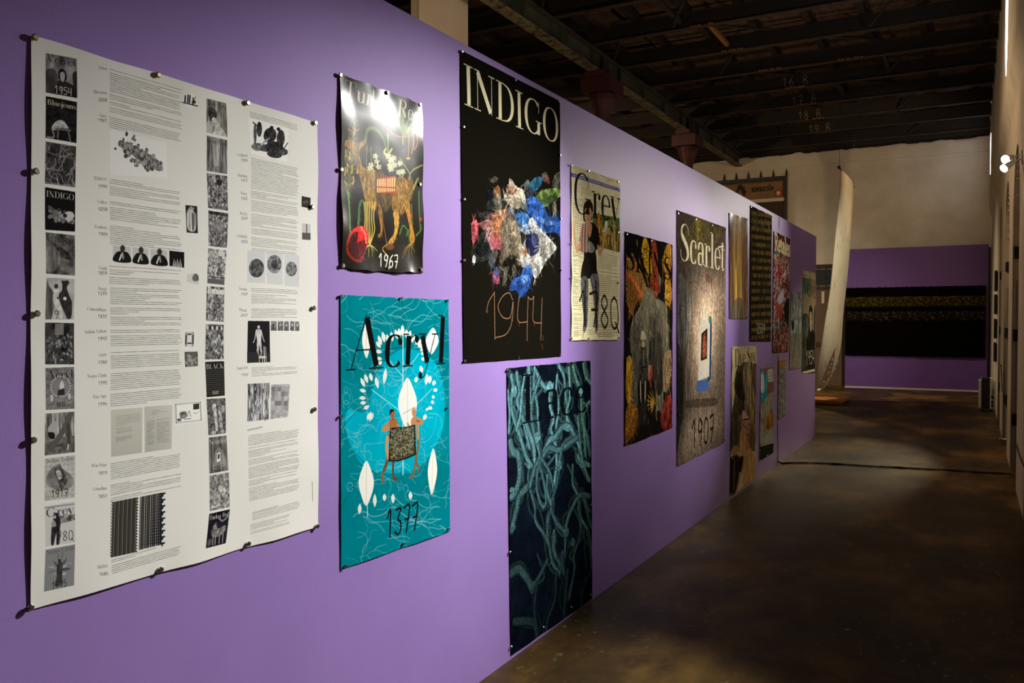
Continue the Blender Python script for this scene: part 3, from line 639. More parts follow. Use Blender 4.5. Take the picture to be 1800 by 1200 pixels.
def art_grey():
    A = Art(Q_GREY, 800, (238, 229, 182))
    A.view(1000, 300, 8.0)
    N = A.n(40, 41); F = A.n(8, 42)
    A.mul(.93 + .12 * N)
    ink = (92, 90, 76)
    A.poly([(20, 25), (705, 250), (705, 300), (22, 82)], (104, 108, 160))
    a_, b_ = A.c([(60, 72), (690, 268)])
    for t in np.arange(0, 1, .022):
        if A.rs.rand() < .85:
            x = 60 + 630 * t; y = 68 + 196 * t
            A.line([(x, y - 10), (x + 3, y + 12)], 4, (206, 208, 214), .85); A.line([(x, y), (x + 10, y + 4)], 3, (206, 208, 214), .8)
    for k in range(5): A.line([(520 + k * 22, 110 + k * 5), (528 + k * 22, 138 + k * 5)], 5, (204, 92, 70), .9); 
    A.line([(435, 65), (500, 90)], 9, (170, 172, 190), .8)
    A.text('el poder y del saber', (70, 282), (725, 455), (78, 176), (84, 82, 72), 1, 1.3)
    for x0, x1, ya, yb in ((45, 190, 450, 1200), (120, 320, 392, 500), (375, 690, 440, 500), (45, 120, 1200, 2350)):
        A.para(x0, ya, yb, x1, ink, .7, 11, 3.2)
    A.view(995, 280, 3.636)
    for x0, x1, ya, yb in ((40, 72, 250, 960), (200, 330, 600, 1150), (75, 110, 600, 960), (45, 100, 990, 1140), (130, 180, 620, 1130), (200, 330, 1060, 1140)):
        A.para(x0, ya, yb, x1, ink, .65, 11, 3.0)
    A.view(1000, 300, 8.0)
    # printed colour picture
    A.poly([(320, 590), (610, 650), (705, 670), (712, 1150), (400, 1070), (320, 760)], (92, 104, 52))
    rs = np.random.RandomState(8)
    for i in range(90):
        x = rs.uniform(330, 690); y = rs.uniform(610, 740) + (x - 330) * .2
        A.ell(x, y, rs.uniform(8, 22), rs.uniform(8, 20), [(70, 96, 40), (110, 130, 60), (60, 76, 36), (140, 140, 70)][i % 4], .9)
    for i in range(100):
        x = rs.uniform(400, 690); y = rs.uniform(780, 1090) + (x - 400) * .12; a = rs.uniform(-.6, .6)
        A.line([(x, y - 40), (x + 30 * a, y), (x + 40 * a, y + 45)], rs.uniform(7, 16), [(206, 140, 36), (222, 176, 62), (168, 92, 30), (226, 206, 150), (60, 60, 32), (196, 120, 40)][i % 6], .9, True, 4)
    A.blob([(395, 760), (400, 600), (415, 590), (430, 760)], (206, 112, 40), N, .5); A.blob([(480, 800), (500, 710), (530, 720), (520, 850), (450, 860)], (216, 214, 190), N, .4); A.line([(330, 770), (390, 780), (440, 720)], 12, (196, 120, 60)); A.line([(620, 650), (640, 1100)], 22, (206, 200, 140), .7)
    # woman
    sk = (202, 150, 110); bl = (32, 30, 26)
    A.view(995, 280, 3.636)
    A.blob([(108, 640), (118, 585), (180, 590), (190, 700), (195, 745), (150, 760), (92, 765), (95, 690)], bl, N, .3)
    A.blob([(92, 760), (132, 760), (135, 900), (128, 1060), (108, 1110), (100, 1090), (106, 1000), (94, 880)], (96, 96, 96), F, .5); A.blob([(150, 750), (198, 740), (206, 850), (200, 1000), (196, 1090), (180, 1108), (178, 1000), (168, 880)], (104, 104, 104), F, .5)
    A.line([(118, 780), (120, 1060)], 16, (40, 40, 42), .9); A.line([(185, 780), (188, 1070)], 18, (34, 34, 36), .9); A.line([(104, 1105), (96, 1142)], 12, (190, 150, 120)); A.line([(188, 1100), (200, 1132)], 12, (196, 150, 130))
    A.blob([(78, 540), (90, 450), (115, 410), (150, 400), (190, 430), (208, 500), (208, 560), (185, 580), (178, 600), (120, 600), (95, 590), (78, 580)], bl, N, .4)
    A.blob([(142, 520), (178, 560), (168, 594), (140, 590)], (150, 146, 140), N, .3)
    A.line([(84, 540), (66, 580), (52, 530), (46, 460), (46, 425)], 28, sk, 1, True, 20); A.blob([(36, 425), (40, 400), (56, 385), (58, 415), (52, 435)], (214, 174, 140)); A.line([(42, 410), (38, 395)], 6, (214, 174, 140)); A.line([(50, 395), (56, 370)], 6, (214, 174, 140))
    A.line([(200, 560), (210, 600), (235, 540), (240, 480)], 28, sk, 1, True, 20); A.line([(236, 560), (228, 490), (250, 470)], 10, (206, 168, 90))
    A.poly([(128, 410), (156, 410), (160, 450), (145, 500)], sk, 1, True)
    for k, c in enumerate([(212, 176, 156), (186, 110, 90), (216, 190, 170), (160, 110, 90), (214, 196, 160), (196, 140, 110)]):
        x = 86 + k * 9; A.line([(x + 10 - k, 415), (x + 2, 500), (x + 2, 588)], 13, c, .95)
    A.blob([(107, 310), (120, 272), (145, 262), (163, 285), (168, 330), (160, 345), (158, 390), (110, 395)], (52, 40, 30), F, .6)
    A.blob([(116, 330), (124, 312), (145, 308), (157, 330), (158, 370), (148, 400), (134, 412), (120, 398), (114, 365)], (206, 158, 122)); A.dots([(126, 342), (148, 345)], 4.5, (60, 36, 26)); A.line([(136, 350), (133, 368), (138, 370)], 3, (160, 104, 80)); A.line([(130, 384), (144, 385)], 4, (150, 66, 60)); A.line([(112, 300), (130, 300), (150, 292), (165, 310)], 10, (48, 36, 28))
    A.view(1000, 300, 8.0)
    A.text('Grey', (52, 588), (700, 735), (52, -8), (36, 34, 30))
    A.view(995, 280, 3.636)
    A.hand('178Q', (70, 1058), (335, 1085), (66, 838), 14, (38, 34, 26), 1, 1.02)
    return A

def art_skins():
    A = Art(Q_SKINS, 700, (24, 22, 20))
    A.view(1090, 395, 3.0)
    N = A.n(30, 51); F = A.n(6, 52); Sx = A.n(10, 53, 3, .4, 4)
    o, y, br = (190, 104, 34), (196, 150, 34), (120, 84, 38)
    A.blob([(30, 180), (60, 185), (110, 260), (130, 340), (90, 400), (60, 470), (36, 430), (26, 300)], br, F, .5)
    for k in range(9):
        for j in range(3): A.ell(44 + k * 9 + j * 8, 215 + k * 22 - j * 26, 9, 12, (146, 112, 58), .85)
    A.line([(36, 250), (80, 310), (118, 380)], 46, (196, 100, 44), 1, True, 40); A.line([(30, 240), (76, 300), (114, 372)], 10, (222, 140, 84)); A.line([(30, 180), (70, 190), (110, 260), (132, 330)], 9, (206, 128, 46)); A.line([(28, 400), (50, 450), (66, 480)], 9, (190, 110, 40))
    A.blob([(110, 130), (122, 70), (140, 85), (160, 180), (165, 250), (140, 250), (120, 180)], y, F, .5); A.line([(82, 80), (88, 120), (96, 165)], 8, (196, 140, 60)); A.line([(100, 190), (130, 260), (150, 320)], 14, br)
    for k in range(8): A.line([(118, 110 + k * 18), (146, 104 + k * 18)], 4, (90, 56, 20), .8)
    A.blob([(160, 80), (185, 95), (195, 180), (205, 250), (180, 260), (168, 170)], (134, 64, 40), F, .6)
    A.blob([(155, 290), (170, 250), (195, 225), (210, 280), (200, 350), (185, 380), (160, 350)], (150, 62, 36), F, .8); A.ell(205, 280, 8, 36, (120, 116, 96))
    A.blob([(215, 200), (225, 160), (240, 110), (265, 105), (270, 170), (262, 280), (270, 380), (255, 430), (232, 400), (240, 280), (225, 230)], (170, 122, 44), Sx, .8)
    for k in range(11): A.line([(222 + (k % 2) * 14, 150 + k * 24), (246 + (k % 3) * 8, 166 + k * 24)], 9, (204, 158, 40) if k % 2 else (60, 40, 20), .9)
    A.line([(238, 290), (236, 330), (240, 380)], 16, (208, 170, 50))
    # elephant
    E = (104, 100, 82)
    A.blob([(128, 345), (150, 332), (172, 350), (185, 385), (215, 400), (240, 430), (246, 500), (246, 640), (235, 750), (222, 830), (226, 960), (200, 980), (186, 960), (180, 800), (120, 760), (90, 830), (88, 940), (66, 960), (44, 940), (46, 820), (60, 720), (48, 620), (52, 540), (72, 480), (96, 440)], E, Sx, .55, (.3, -.35, .3))
    A.blob([(160, 570), (200, 560), (222, 620), (222, 850), (200, 900), (176, 840), (150, 720)], (40, 38, 32), Sx, .5)
    A.blob([(60, 560), (80, 520), (110, 540), (104, 690), (92, 820), (60, 740)], (84, 80, 66), Sx, .5)
    for P in ([(140, 350), (120, 420), (84, 470), (78, 530)], [(160, 350), (130, 440), (110, 460), (92, 520)], [(172, 360), (165, 450), (140, 520)], [(190, 400), (200, 470), (215, 600)], [(210, 410), (225, 480), (215, 560)], [(150, 340), (150, 420), (158, 470)]): A.line(P, 11, (146, 140, 112), .8)
    A.line([(232, 500), (246, 530), (250, 680), (248, 820)], 12, (150, 136, 96)); A.blob([(150, 470), (176, 480), (190, 560), (160, 560)], (30, 28, 24), N, .4)
    # orange plants low down
    A.blob([(28, 720), (48, 690), (60, 740), (52, 900), (36, 940), (26, 860)], (176, 128, 34), Sx, .7); A.blob([(24, 1000), (50, 940), (92, 980), (88, 1060), (40, 1140), (24, 1150)], (128, 84, 32), F, .7)
    for k in range(6): A.line([(26, 1110 - k * 24), (52, 1060 - k * 16), (64 + k * 5, 990 - k * 4)], 6, (196, 122, 36), .9)
    for a in range(7): A.line([(180, 940), (165 - 28 * math.cos(a * .5 - 1.4), 930 - 58 * math.sin(a * .5 - 1.4))], 15, (158, 124, 46), .95, False, 6)
    A.line([(184, 820), (190, 1030)], 9, (160, 128, 56)); A.blob([(225, 700), (262, 660), (268, 760), (255, 860), (230, 880), (222, 800)], (150, 124, 90), Sx, .8)
    A.blob([(212, 1000), (232, 920), (262, 900), (272, 980), (262, 1080), (235, 1090), (212, 1050)], (122, 46, 34), N, .8); A.blob([(146, 760), (162, 740), (168, 790), (146, 820)], (160, 70, 40), N, .5)
    A.folds((24, 60, 272, 1150), 1300, 70, 10, 3, 1.5, .5, .35, 1.5, .14, .75)
    A.folds((24, 60, 272, 1150), 1600, 34, 5, 5, None, .5, .4, 1.7, .14, .7)
    rs = np.random.RandomState(4)
    for i in range(90):
        x = 150 + rs.normal(0, 14); y = 345 + rs.uniform(0, 30); dx = rs.normal(0, 40)
        A.line([(x, y), (x + dx * .5, y + 60), (x + dx, y + rs.uniform(110, 260))], 4, [(150, 144, 116), (96, 92, 76), (60, 56, 46), (176, 168, 136)][i % 4], .75, True, 2)
    for i in range(70):
        x = 205 + rs.normal(0, 22); y = 430 + rs.uniform(0, 120)
        A.line([(x, y), (x + rs.normal(0, 8), y + 150), (x + rs.normal(0, 14), y + rs.uniform(220, 420))], 6, [(110, 104, 84), (70, 66, 54), (40, 38, 32), (136, 128, 104)][i % 4], .6, True, 3)
    # two standing figures in front
    A.blob([(105, 650), (118, 640), (132, 650), (140, 740), (136, 830), (104, 830), (98, 740)], (52, 50, 42), N, .5); A.ell(118, 630, 9, 18, (168, 156, 120)); A.blob([(106, 605), (108, 565), (118, 558), (128, 570), (132, 604)], (186, 178, 136)); A.line([(104, 602), (133, 602)], 9, (170, 162, 124))
    A.line([(120, 660), (122, 740)], 9, (150, 142, 110)); A.line([(104, 830), (106, 930)], 20, (160, 154, 126)); A.line([(130, 830), (128, 930)], 20, (166, 160, 130)); A.line([(102, 930), (98, 1050)], 24, (26, 24, 22)); A.line([(130, 930), (134, 1035)], 24, (48, 46, 42)); A.line([(100, 750), (138, 750)], 6, (20, 18, 16)); A.line([(60, 770), (160, 720)], 8, (70, 64, 50))
    A.blob([(96, 970), (120, 940), (150, 1040), (130, 1055), (92, 1050)], (44, 42, 38), N, .5)
    A.line([(30, 235), (42, 250)], 3, K)
    A.view(1095, 400, 6.0)
    A.text('SKINS', (20, 432), (505, 560), (20, 160), (18, 15, 12), .95)
    A.mul(.88 + .25 * N)
    return A

def art_scarlet():
    A = Art(Q_SCARLET, 700, (96, 84, 70))
    A.view(1180, 360, 2.553)
    N = A.n(50, 61); Sx = A.n(14, 62, 4, .35, 5); F = A.n(10, 63)
    A.mul(.62 + .7 * Sx)
    A.mul(.75 + .5 * F)
    A.glow(130, 150, 120, 150, .62); A.glow(40, 420, 50, 330, .55); A.glow(30, 800, 34, 300, .35)
    A.blob([(60, 180), (60, 120), (130, 60), (220, 120), (150, 230), (80, 250)], (104, 96, 40), F, .8, None, .35); A.blob([(108, 60), (130, 75), (128, 130), (118, 160), (110, 120)], (128, 116, 34), F, .8, None, .55)
    A.blob([(24, 330), (70, 350), (86, 480), (60, 640), (28, 700)], (86, 92, 92), Sx, 1.2, None, .35)
    A.glow(140, 600, 56, 200, 2.7); A.glow(190, 420, 60, 130, 1.5); A.glow(120, 1010, 100, 90, 1.7); A.glow(60, 1130, 40, 60, 1.2)
    A.folds((22, 30, 240, 1160), 1500, 110, 8, 7, 1.57, .22, .5, 1.55, .05, .55); A.folds((22, 30, 240, 1160), 900, 50, 10, 8, 1.2, .7, .45, 1.6, .05, .5)
    A.blob([(22, 640), (44, 700), (50, 900), (30, 1060), (22, 1080)], (30, 28, 26), F, .8, None, .8)
    A.line([(84, 500), (74, 640), (64, 760), (66, 890)], 10, (176, 160, 140), .8); A.blob([(66, 880), (196, 866), (198, 898), (70, 910)], (70, 60, 50), F, .4, None, .75)
    A.line([(215, 420), (232, 405), (240, 430)], 8, (190, 180, 160), .6)
    A.blob([(150, 300), (180, 330), (175, 355), (150, 330)], (110, 64, 56), F, .6, None, .5)
    # instant photograph leaning in the niche
    A.poly([(112, 790), (162, 782), (170, 830), (112, 838)], (74, 108, 168)); A.poly([(164, 510), (180, 530), (176, 780), (160, 800)], (50, 74, 110))
    A.poly([(132, 522), (166, 512), (172, 520), (168, 770), (117, 790), (122, 640)], (228, 226, 206)); A.poly([(166, 498), (178, 502), (180, 530), (166, 532)], (70, 136, 116))
    A.poly([(133, 578), (160, 552), (158, 690), (130, 700)], (56, 34, 28)); A.blob([(138, 680), (140, 600), (150, 575), (156, 640), (152, 680)], (150, 84, 56), F, .7)
    for k in range(8): A.dots([(116 + k * 7, 838 - k)], 3, (50, 74, 120))
    c = A.rs; A.text('Scarlet', (36, 248), (238, 296), (36, 76), (206, 196, 164))
    A.line([(208, 190), (232, 186)], 14, (214, 206, 176), .9)
    A.hand('1907', (86, 1090), (192, 1056), (88, 970), 22, (34, 30, 26))
    A.mul(.86 + .28 * F)
    return A

def art_wax():
    A = Art(Q_WAX, 450, (120, 92, 48)); A.view(1270, 350, 4.0)
    Sx = A.n(30, 71, 4, .4, 5)
    A.blob([(44, 95), (75, 105), (80, 840), (44, 840)], (92, 66, 32), Sx, .8, None, 1, False); A.blob([(72, 100), (128, 125), (140, 840), (80, 840)], (196, 154, 74), Sx, .6, None, 1, False); A.blob([(125, 125), (172, 148), (172, 840), (140, 840)], (116, 80, 44), Sx, .7, None, 1, False)
    A.blob([(44, 640), (70, 760), (90, 840), (44, 840)], (78, 78, 74), Sx, .6); A.line([(48, 420), (62, 520), (58, 640), (48, 740)], 14, (150, 148, 150), .7, True, 6); A.blob([(80, 720), (130, 700), (160, 840), (80, 840)], (112, 100, 74), Sx, .6)
    A.folds((44, 95, 172, 840), 700, 90, 8, 3, 1.57, .1, .6, 1.5, .05, .6)
    A.text('Wax Print', (60, 190), (165, 222), (60, 150), (88, 70, 38), .7)
    return A

def art_black():
    A = Art(Q_BLACK, 450, (42, 40, 26)); A.view(1270, 350, 4.0)
    N = A.n(20, 81); A.mul(.8 + .4 * N)
    rs = np.random.RandomState(2)
    for r_ in range(17):
        y0 = 85 + r_ * 55
        for k in range(22):
            t = (k + .5) / 22; sl = .42 - r_ * .04
            x = 200 + 138 * t; y = y0 + sl * 60 * t
            A.line([(x, y), (x, y + 16 + 8 * rs.rand())], 12, (196, 156, 82) if rs.rand() < .75 else (96, 80, 46), .85)
    A.text('BLACK', (206, 190), (340, 245), (206, 96), (112, 104, 70), .8)
    A.hand('0509', (238, 945), (298, 945), (240, 876), 12, (176, 172, 140))
    return A

def mess(A, cols, n, box, seed, wlo=6, whi=22, op=.95):
    rs = np.random.RandomState(seed); x0, y0, x1, y1 = box
    for i in range(n):
        x, y = rs.uniform(x0, x1), rs.uniform(y0, y1); a = rs.normal(0, .5); L = rs.uniform(15, 60)
        A.line([(x, y), (x + L * .3 * math.sin(a) + rs.normal(0, 4), y + L * .5), (x + L * .5 * math.sin(a), y + L)], rs.uniform(wlo, whi), cols[rs.randint(len(cols))], op, True, rs.uniform(2, whi * .6))

def art_rags():
    A = Art(Q_RAGS, 450, (84, 44, 36)); A.view(1270, 350, 4.0)
    mess(A, [(160, 60, 46), (206, 190, 170), (96, 60, 60), (70, 40, 34), (190, 130, 110), (60, 70, 96), (160, 148, 130), (214, 206, 190), (220, 214, 204), (120, 44, 40), (40, 34, 30)], 1300, (352, 370, 472, 1060), 4, 5, 20)
    A.ell(375, 382, 14, 14, (46, 120, 150)); A.ell(368, 398, 10, 10, (200, 160, 40)); A.blob([(384, 480), (402, 474), (400, 580), (392, 590)], (156, 44, 46)); A.blob([(375, 730), (410, 760), (405, 850), (380, 800)], (166, 70, 56)); A.line([(360, 920), (400, 880), (420, 860)], 22, (80, 130, 150)); A.blob([(385, 700), (420, 640), (430, 700), (400, 740)], (186, 176, 190)); A.blob([(430, 750), (470, 700), (465, 900), (440, 850)], (44, 46, 36))
    A.poly([(356, 225), (475, 285), (475, 300), (356, 240)], (70, 52, 36))
    A.text('Retales', (362, 352), (472, 398), (360, 236), (216, 206, 160), 1, 34)
    A.text('Retales', (364, 352), (474, 398), (362, 240), (206, 196, 150), 1)
    return A

def art_camo():
    A = Art(Q_CAMO, 450, (140, 150, 146)); A.view(1350, 500, 7.5)
    N = A.n(20, 91); F = A.n(6, 92)
    A.poly([(290, 90), (440, 110), (430, 640), (285, 640)], (150, 164, 164)); mess(A, [(60, 76, 80), (190, 200, 196), (110, 130, 120), (214, 220, 214)], 50, (300, 100, 430, 500), 6, 10, 40, .8)
    A.line([(310, 110), (320, 330)], 34, (64, 78, 84)); A.line([(402, 110), (400, 400), (396, 640)], 36, (70, 86, 88)); A.line([(375, 580), (345, 800), (318, 960)], 60, (96, 106, 110)); A.line([(398, 600), (398, 880)], 36, (80, 96, 120))
    A.poly([(285, 640), (430, 640), (425, 1120), (290, 1135)], (116, 108, 86), .55); mess(A, [(150, 140, 110), (90, 90, 76), (176, 160, 120)], 60, (290, 640, 425, 1080), 7, 8, 26, .7)
    A.line([(375, 580), (345, 800), (318, 960)], 46, (98, 108, 112)); A.line([(398, 600), (398, 880)], 30, (80, 96, 120)); A.blob([(300, 470), (335, 500), (335, 580), (312, 600), (305, 540)], (34, 40, 54)); A.line([(352, 470), (355, 570)], 30, (196, 196, 190)); A.line([(340, 440), (370, 450)], 20, (170, 120, 100)); A.line([(390, 890), (388, 990)], 18, (176, 160, 130))
    A.folds((285, 90, 440, 1135), 700, 60, 12, 3, 1.5, .6, .65, 1.35, .05, .6)
    return A

def art_velvet():
    A = Art(Q_VELVET, 450, (150, 140, 112)); A.view(1350, 500, 7.5)
    N = A.n(40, 101); A.mul(.85 + .3 * N)
    A.poly([(455, -190), (640, -150), (640, -60), (455, -90)], (206, 198, 160)); A.poly([(455, -90), (540, -80), (545, 120), (455, 120)], (92, 128, 104)); A.poly([(545, -80), (640, -60), (635, 300), (560, 300)], (172, 150, 128), .8)
    A.blob([(445, 470), (490, 380), (530, 420), (545, 600), (620, 640), (620, 1130), (445, 1160)], (62, 66, 56), N, .5); A.blob([(460, 600), (500, 420), (530, 480), (520, 700)], (84, 98, 92), N, .4)
    A.blob([(535, 400), (540, 300), (555, 275), (580, 330), (585, 600), (630, 660), (640, 1100), (520, 1130), (500, 800), (530, 620)], (40, 38, 34), N, .5); A.blob([(545, 420), (552, 360), (572, 380), (575, 560), (560, 620), (545, 540)], (196, 160, 128)); A.dots([(552, 450), (566, 455)], 8, (50, 34, 26)); A.line([(552, 545), (566, 546)], 9, (150, 90, 80)); A.blob([(608, 330), (620, 260), (640, 260), (640, 640), (600, 600)], (48, 58, 76), N, .3)
    A.folds((445, -80, 640, 1150), 700, 60, 10, 3, 1.4, .7, .7, 1.3, .05, .5)
    A.poly([(445, 1150), (610, 1110), (610, 1145), (445, 1180)], (206, 200, 176))
    A.hand('1954', (495, 1060), (610, 1040), (495, 880), 14, (214, 210, 190))
    A.view(1350, 395, 9.23)
    A.text('Velvet', (570, 1120), (790, 1200), (570, 800), (44, 50, 44), .95)
    return A

def art_dye():
    A = Art(Q_DYE, 550, (206, 190, 140)); A.view(1270, 590, 4.138)
    N = A.n(40, 111); Sx = A.n(24, 112, 4, .4, 3)
    A.blob([(75, 500), (110, 240), (150, 190), (245, 200), (245, 840), (52, 840), (55, 560)], (106, 94, 68), Sx, .8, None, 1, False)
    A.blob([(82, 350), (100, 240), (130, 235), (145, 330), (160, 460), (130, 480), (95, 420)], (52, 46, 36), N, .6); A.ell(120, 240, 18, 26, (84, 70, 52)); A.blob([(150, 240), (190, 190), (210, 330), (240, 480), (230, 700), (200, 600), (160, 380)], (142, 128, 92), Sx, .7); A.line([(205, 430), (225, 560), (210, 720)], 34, (92, 80, 56), .8)
    A.blob([(94, 510), (120, 460), (155, 490), (150, 560), (115, 570)], (66, 58, 44), N, .5); A.blob([(60, 560), (110, 570), (130, 700), (110, 800), (66, 830), (55, 700)], (78, 70, 50), Sx, .6)
    A.blob([(140, 600), (148, 540), (196, 606), (192, 636), (165, 625)], (196, 140, 132)); A.line([(150, 610), (192, 606)], 12, (50, 34, 34)); A.blob([(132, 650), (150, 620), (196, 660), (190, 710), (150, 690)], (186, 120, 116)); A.line([(140, 640), (190, 690)], 8, (90, 50, 60))
    sk = (176, 132, 88)
    A.blob([(118, 830), (126, 700), (150, 665), (172, 700), (170, 760), (160, 880), (130, 910), (112, 880)], (186, 140, 100), N, .3); A.blob([(66, 860), (75, 810), (104, 800), (110, 880), (92, 890)], (190, 140, 100), N, .3); A.blob([(150, 830), (190, 800), (222, 860), (236, 950), (230, 1050), (150, 1090), (150, 980)], (194, 156, 100), Sx, .35)
    A.blob([(60, 880), (110, 870), (130, 930), (90, 1130), (55, 1160), (52, 900)], (52, 42, 32), N, .5); A.line([(160, 900), (130, 1000), (100, 1110)], 60, sk, 1, True, 40); A.line([(84, 900), (82, 1000), (78, 1110)], 30, (130, 96, 62)); A.line([(190, 860), (180, 960), (186, 1060)], 8, (136, 100, 60), .7); A.blob([(120, 890), (150, 880), (130, 990), (110, 960)], (40, 32, 26), N, .3)
    A.blob([(172, 700), (185, 780), (200, 810), (165, 830)], (160, 110, 66), N, .4); A.dots([(125, 835)], 9, (60, 36, 26))
    A.folds((52, 185, 245, 1160), 1300, 60, 9, 3, 1.5, .5, .5, 1.45, .1, .6)
    A.text('Dye Spy', (84, 226), (240, 192), (84, 100), (44, 40, 32))
    return A

def art_blue():
    A = Art(Q_BLUE, 450, (150, 150, 138)); A.view(1270, 590, 4.138)
    N = A.n(20, 121, 4, .6, 2); A.poly([(272, 240), (372, 225), (370, 400), (330, 420), (272, 420)], (140, 92, 84)); A.mul(.8 + .4 * N)
    A.blob([(275, 260), (300, 260), (325, 300), (328, 380), (310, 470), (275, 480)], (64, 150, 170), N, .4); A.blob([(276, 270), (300, 300), (300, 400), (276, 400)], (196, 206, 206), N, .4); A.poly([(325, 245), (362, 235), (368, 330), (330, 338)], (206, 204, 190))
    for k in range(3): A.line([(333, 270 + k * 24), (360, 263 + k * 24)], 7, (120, 116, 110), .8)
    mess(A, [(206, 206, 196), (176, 190, 190), (120, 110, 96), (150, 90, 80)], 90, (275, 440, 370, 720), 9, 8, 30, .7); A.blob([(318, 600), (350, 530), (364, 560), (362, 660), (320, 680)], (150, 104, 44), N, .6)
    A.folds((272, 240, 372, 800), 500, 50, 9, 3, 1.5, .6, .6, 1.4, .05, .6)
    A.poly([(270, 790), (370, 770), (365, 860), (266, 915)], (44, 46, 42)); A.line([(275, 800), (370, 775)], 12, (196, 190, 176)); 
    for k in range(7): A.line([(286 + k * 13, 745 - k * 3), (284 + k * 13, 790 - k * 3)], 12, (206, 200, 190), .9)
    return A

def art_silver():
    A = Art(Q_SILVER, 450, (122, 122, 116)); A.view(1270, 590, 4.138)
    N = A.n(9, 131, 3); A.mul(.4 + 1.2 * N); A.poly([(400, 180), (460, 175), (460, 220), (402, 226)], (170, 124, 46), .9); A.dots([(435, 330), (440, 470)], 14, (210, 210, 206))
    return A
def art_text():
    A = Art(Q_TEXT, 1450, (228, 227, 218))
    ink = (84, 82, 78)
    N = A.n(30, 141); F = A.n(9, 142, 4); Sx = A.n(14, 143, 4, .4, 4)
    S3 = 3.4286
    V = {'a': (40, 50, S3), 'b': (40, 390, S3), 'c': (40, 730, S3), 'd': (310, 110, 3.75), 'e': (310, 420, 4.286), 'f': (310, 690, 3.871)}
    def px(v, p): return (V[v][0] + p[0] / V[v][2], V[v][1] + p[1] / V[v][2])
    def th(pts, col, tex=None, amp=.5, grad=None):
        A.view(); P = [px(v, p) for v, *p in [(q[0], q[1], q[2]) for q in pts]]
        A.blob(P, col, tex, amp, grad, 1, False); A.quad(P)
    k, wt = (24, 23, 24), (206, 204, 198)
    def title(s, col, h=.2, y=.21): A.text(s, (.04, y), (.97, y), (.04, y - h), col)
    # ---- first column of cover pictures
    th([('a', 128, 150), ('a', 313, 185), ('a', 317, 422), ('a', 128, 388)], (122, 120, 120), N, .6); A.blob([(0, 1), (0, .45), (.3, .4), (.4, .75), (.4, 1)], (70, 68, 68), N, .4); A.blob([(.3, 1), (.36, .7), (.5, .6), (.7, .65), (.98, .75), (1, 1)], (44, 42, 42), N, .3); A.blob([(.4, .6), (.4, .4), (.52, .32), (.64, .42), (.64, .6)], (34, 32, 32)); A.blob([(.45, .58), (.45, .44), (.54, .4), (.6, .46), (.58, .6), (.52, .66)], (176, 172, 168)); A.blob([(.86, .4), (1, .36), (1, .8), (.88, .7)], (50, 48, 48)); title('Velvet', (56, 54, 54)); A.hand('1954', (.26, .97), (.84, .97), (.26, .78), 1.6, wt)
    th([('a', 128, 410), ('a', 316, 445), ('a', 318, 692), ('a', 127, 660)], (34, 33, 33), F, .7); A.blob([(.18, .75), (.3, .58), (.5, .5), (.62, .56), (.72, .68), (.5, .7), (.3, .78)], (170, 168, 166), F, .4); A.line([(.4, .74), (.38, .95)], 3, (120, 118, 112)); A.line([(.72, .74), (.8, .98)], 3, (120, 118, 112)); A.line([(.2, .76), (.26, .95), (.06, .97)], 3, (150, 148, 144)); A.line([(.32, .74), (.78, .72)], 4, (110, 108, 104)); title('Bluejeans', (214, 210, 180), .13, .19)
    th([('a', 128, 683), ('a', 316, 712), ('a', 313, 958), ('a', 127, 935)], (62, 61, 60), N, .5)
    rs = np.random.RandomState(6)
    for i in range(34):
        x, y = rs.rand(2); P = [(x, y)]; a = rs.uniform(0, 6)
        for j in range(5): a += rs.uniform(-.8, .8); x += .1 * math.cos(a); y += .09 * math.sin(a); P.append((min(max(x, .02), .98), min(max(y, .02), .98)))
        A.line(P, rs.uniform(1.2, 2.6), (146, 144, 142), .85)
    th([('a', 128, 957), ('a', 312, 985), ('b', 308, 60), ('b', 127, 48)], (26, 25, 25)); title('INDIGO', (206, 202, 190), .15, .22)
    for i in range(40): A.ell(.12 + .8 * rs.rand(), .45 + .3 * rs.rand() + .05 * rs.rand(), .06, .05, (int(60 + 110 * rs.rand()),) * 3)
    A.blob([(.6, .62), (.8, .5), (.98, .6), (.8, .76)], (196, 194, 188)); A.ell(.66, .62, .07, .05, (40, 40, 46)); A.ell(.35, .62, .12, .12, (120, 118, 110), 1, F)
    th([('b', 130, 62), ('b', 307, 82), ('b', 307, 325), ('b', 130, 313)], (98, 97, 94), N, .8); A.blob([(.1, .3), (.3, .25), (.6, .36), (.85, .5), (.8, .62), (.4, .55), (.3, .38)], (56, 54, 52), F, .7); A.blob([(0, .3), (.3, .32), (.5, .6), (.3, .9), (0, .9)], (120, 118, 112), Sx, .7, None, .6); title('Calico', (54, 52, 50), .2, .22)
    th([('b', 132, 337), ('b', 305, 345), ('b', 303, 588), ('b', 128, 588)], (176, 174, 170), N, .15); A.blob([(.02, .1), (.1, .2), (.25, .36), (.3, .6), (.2, 1), (.02, 1)], (96, 94, 92), Sx, .5); A.blob([(.55, .16), (.52, .06), (.62, .06), (.74, .04), (.8, .1), (.72, .22), (.8, .4), (.92, .6), (.9, .95), (.75, .98), (.7, .9), (.5, .6), (.44, .4), (.54, .3)], (52, 50, 50), F, .4); A.blob([(.25, .35), (.3, .2), (.42, .2), (.44, .34), (.42, .5), (.55, .7), (.6, .96), (.5, .96), (.42, .8), (.3, .66), (.24, .5)], (206, 204, 198), F, .2); A.ell(.34, .2, .07, .06, (60, 56, 54)); A.line([(.4, .48), (.65, .5)], 4, (70, 68, 66)); A.hand('9', (.28, .97), (.5, .97), (.28, .78), 1.6, (70, 68, 66)); A.dots([(.66, .49)], 4, (220, 218, 210))
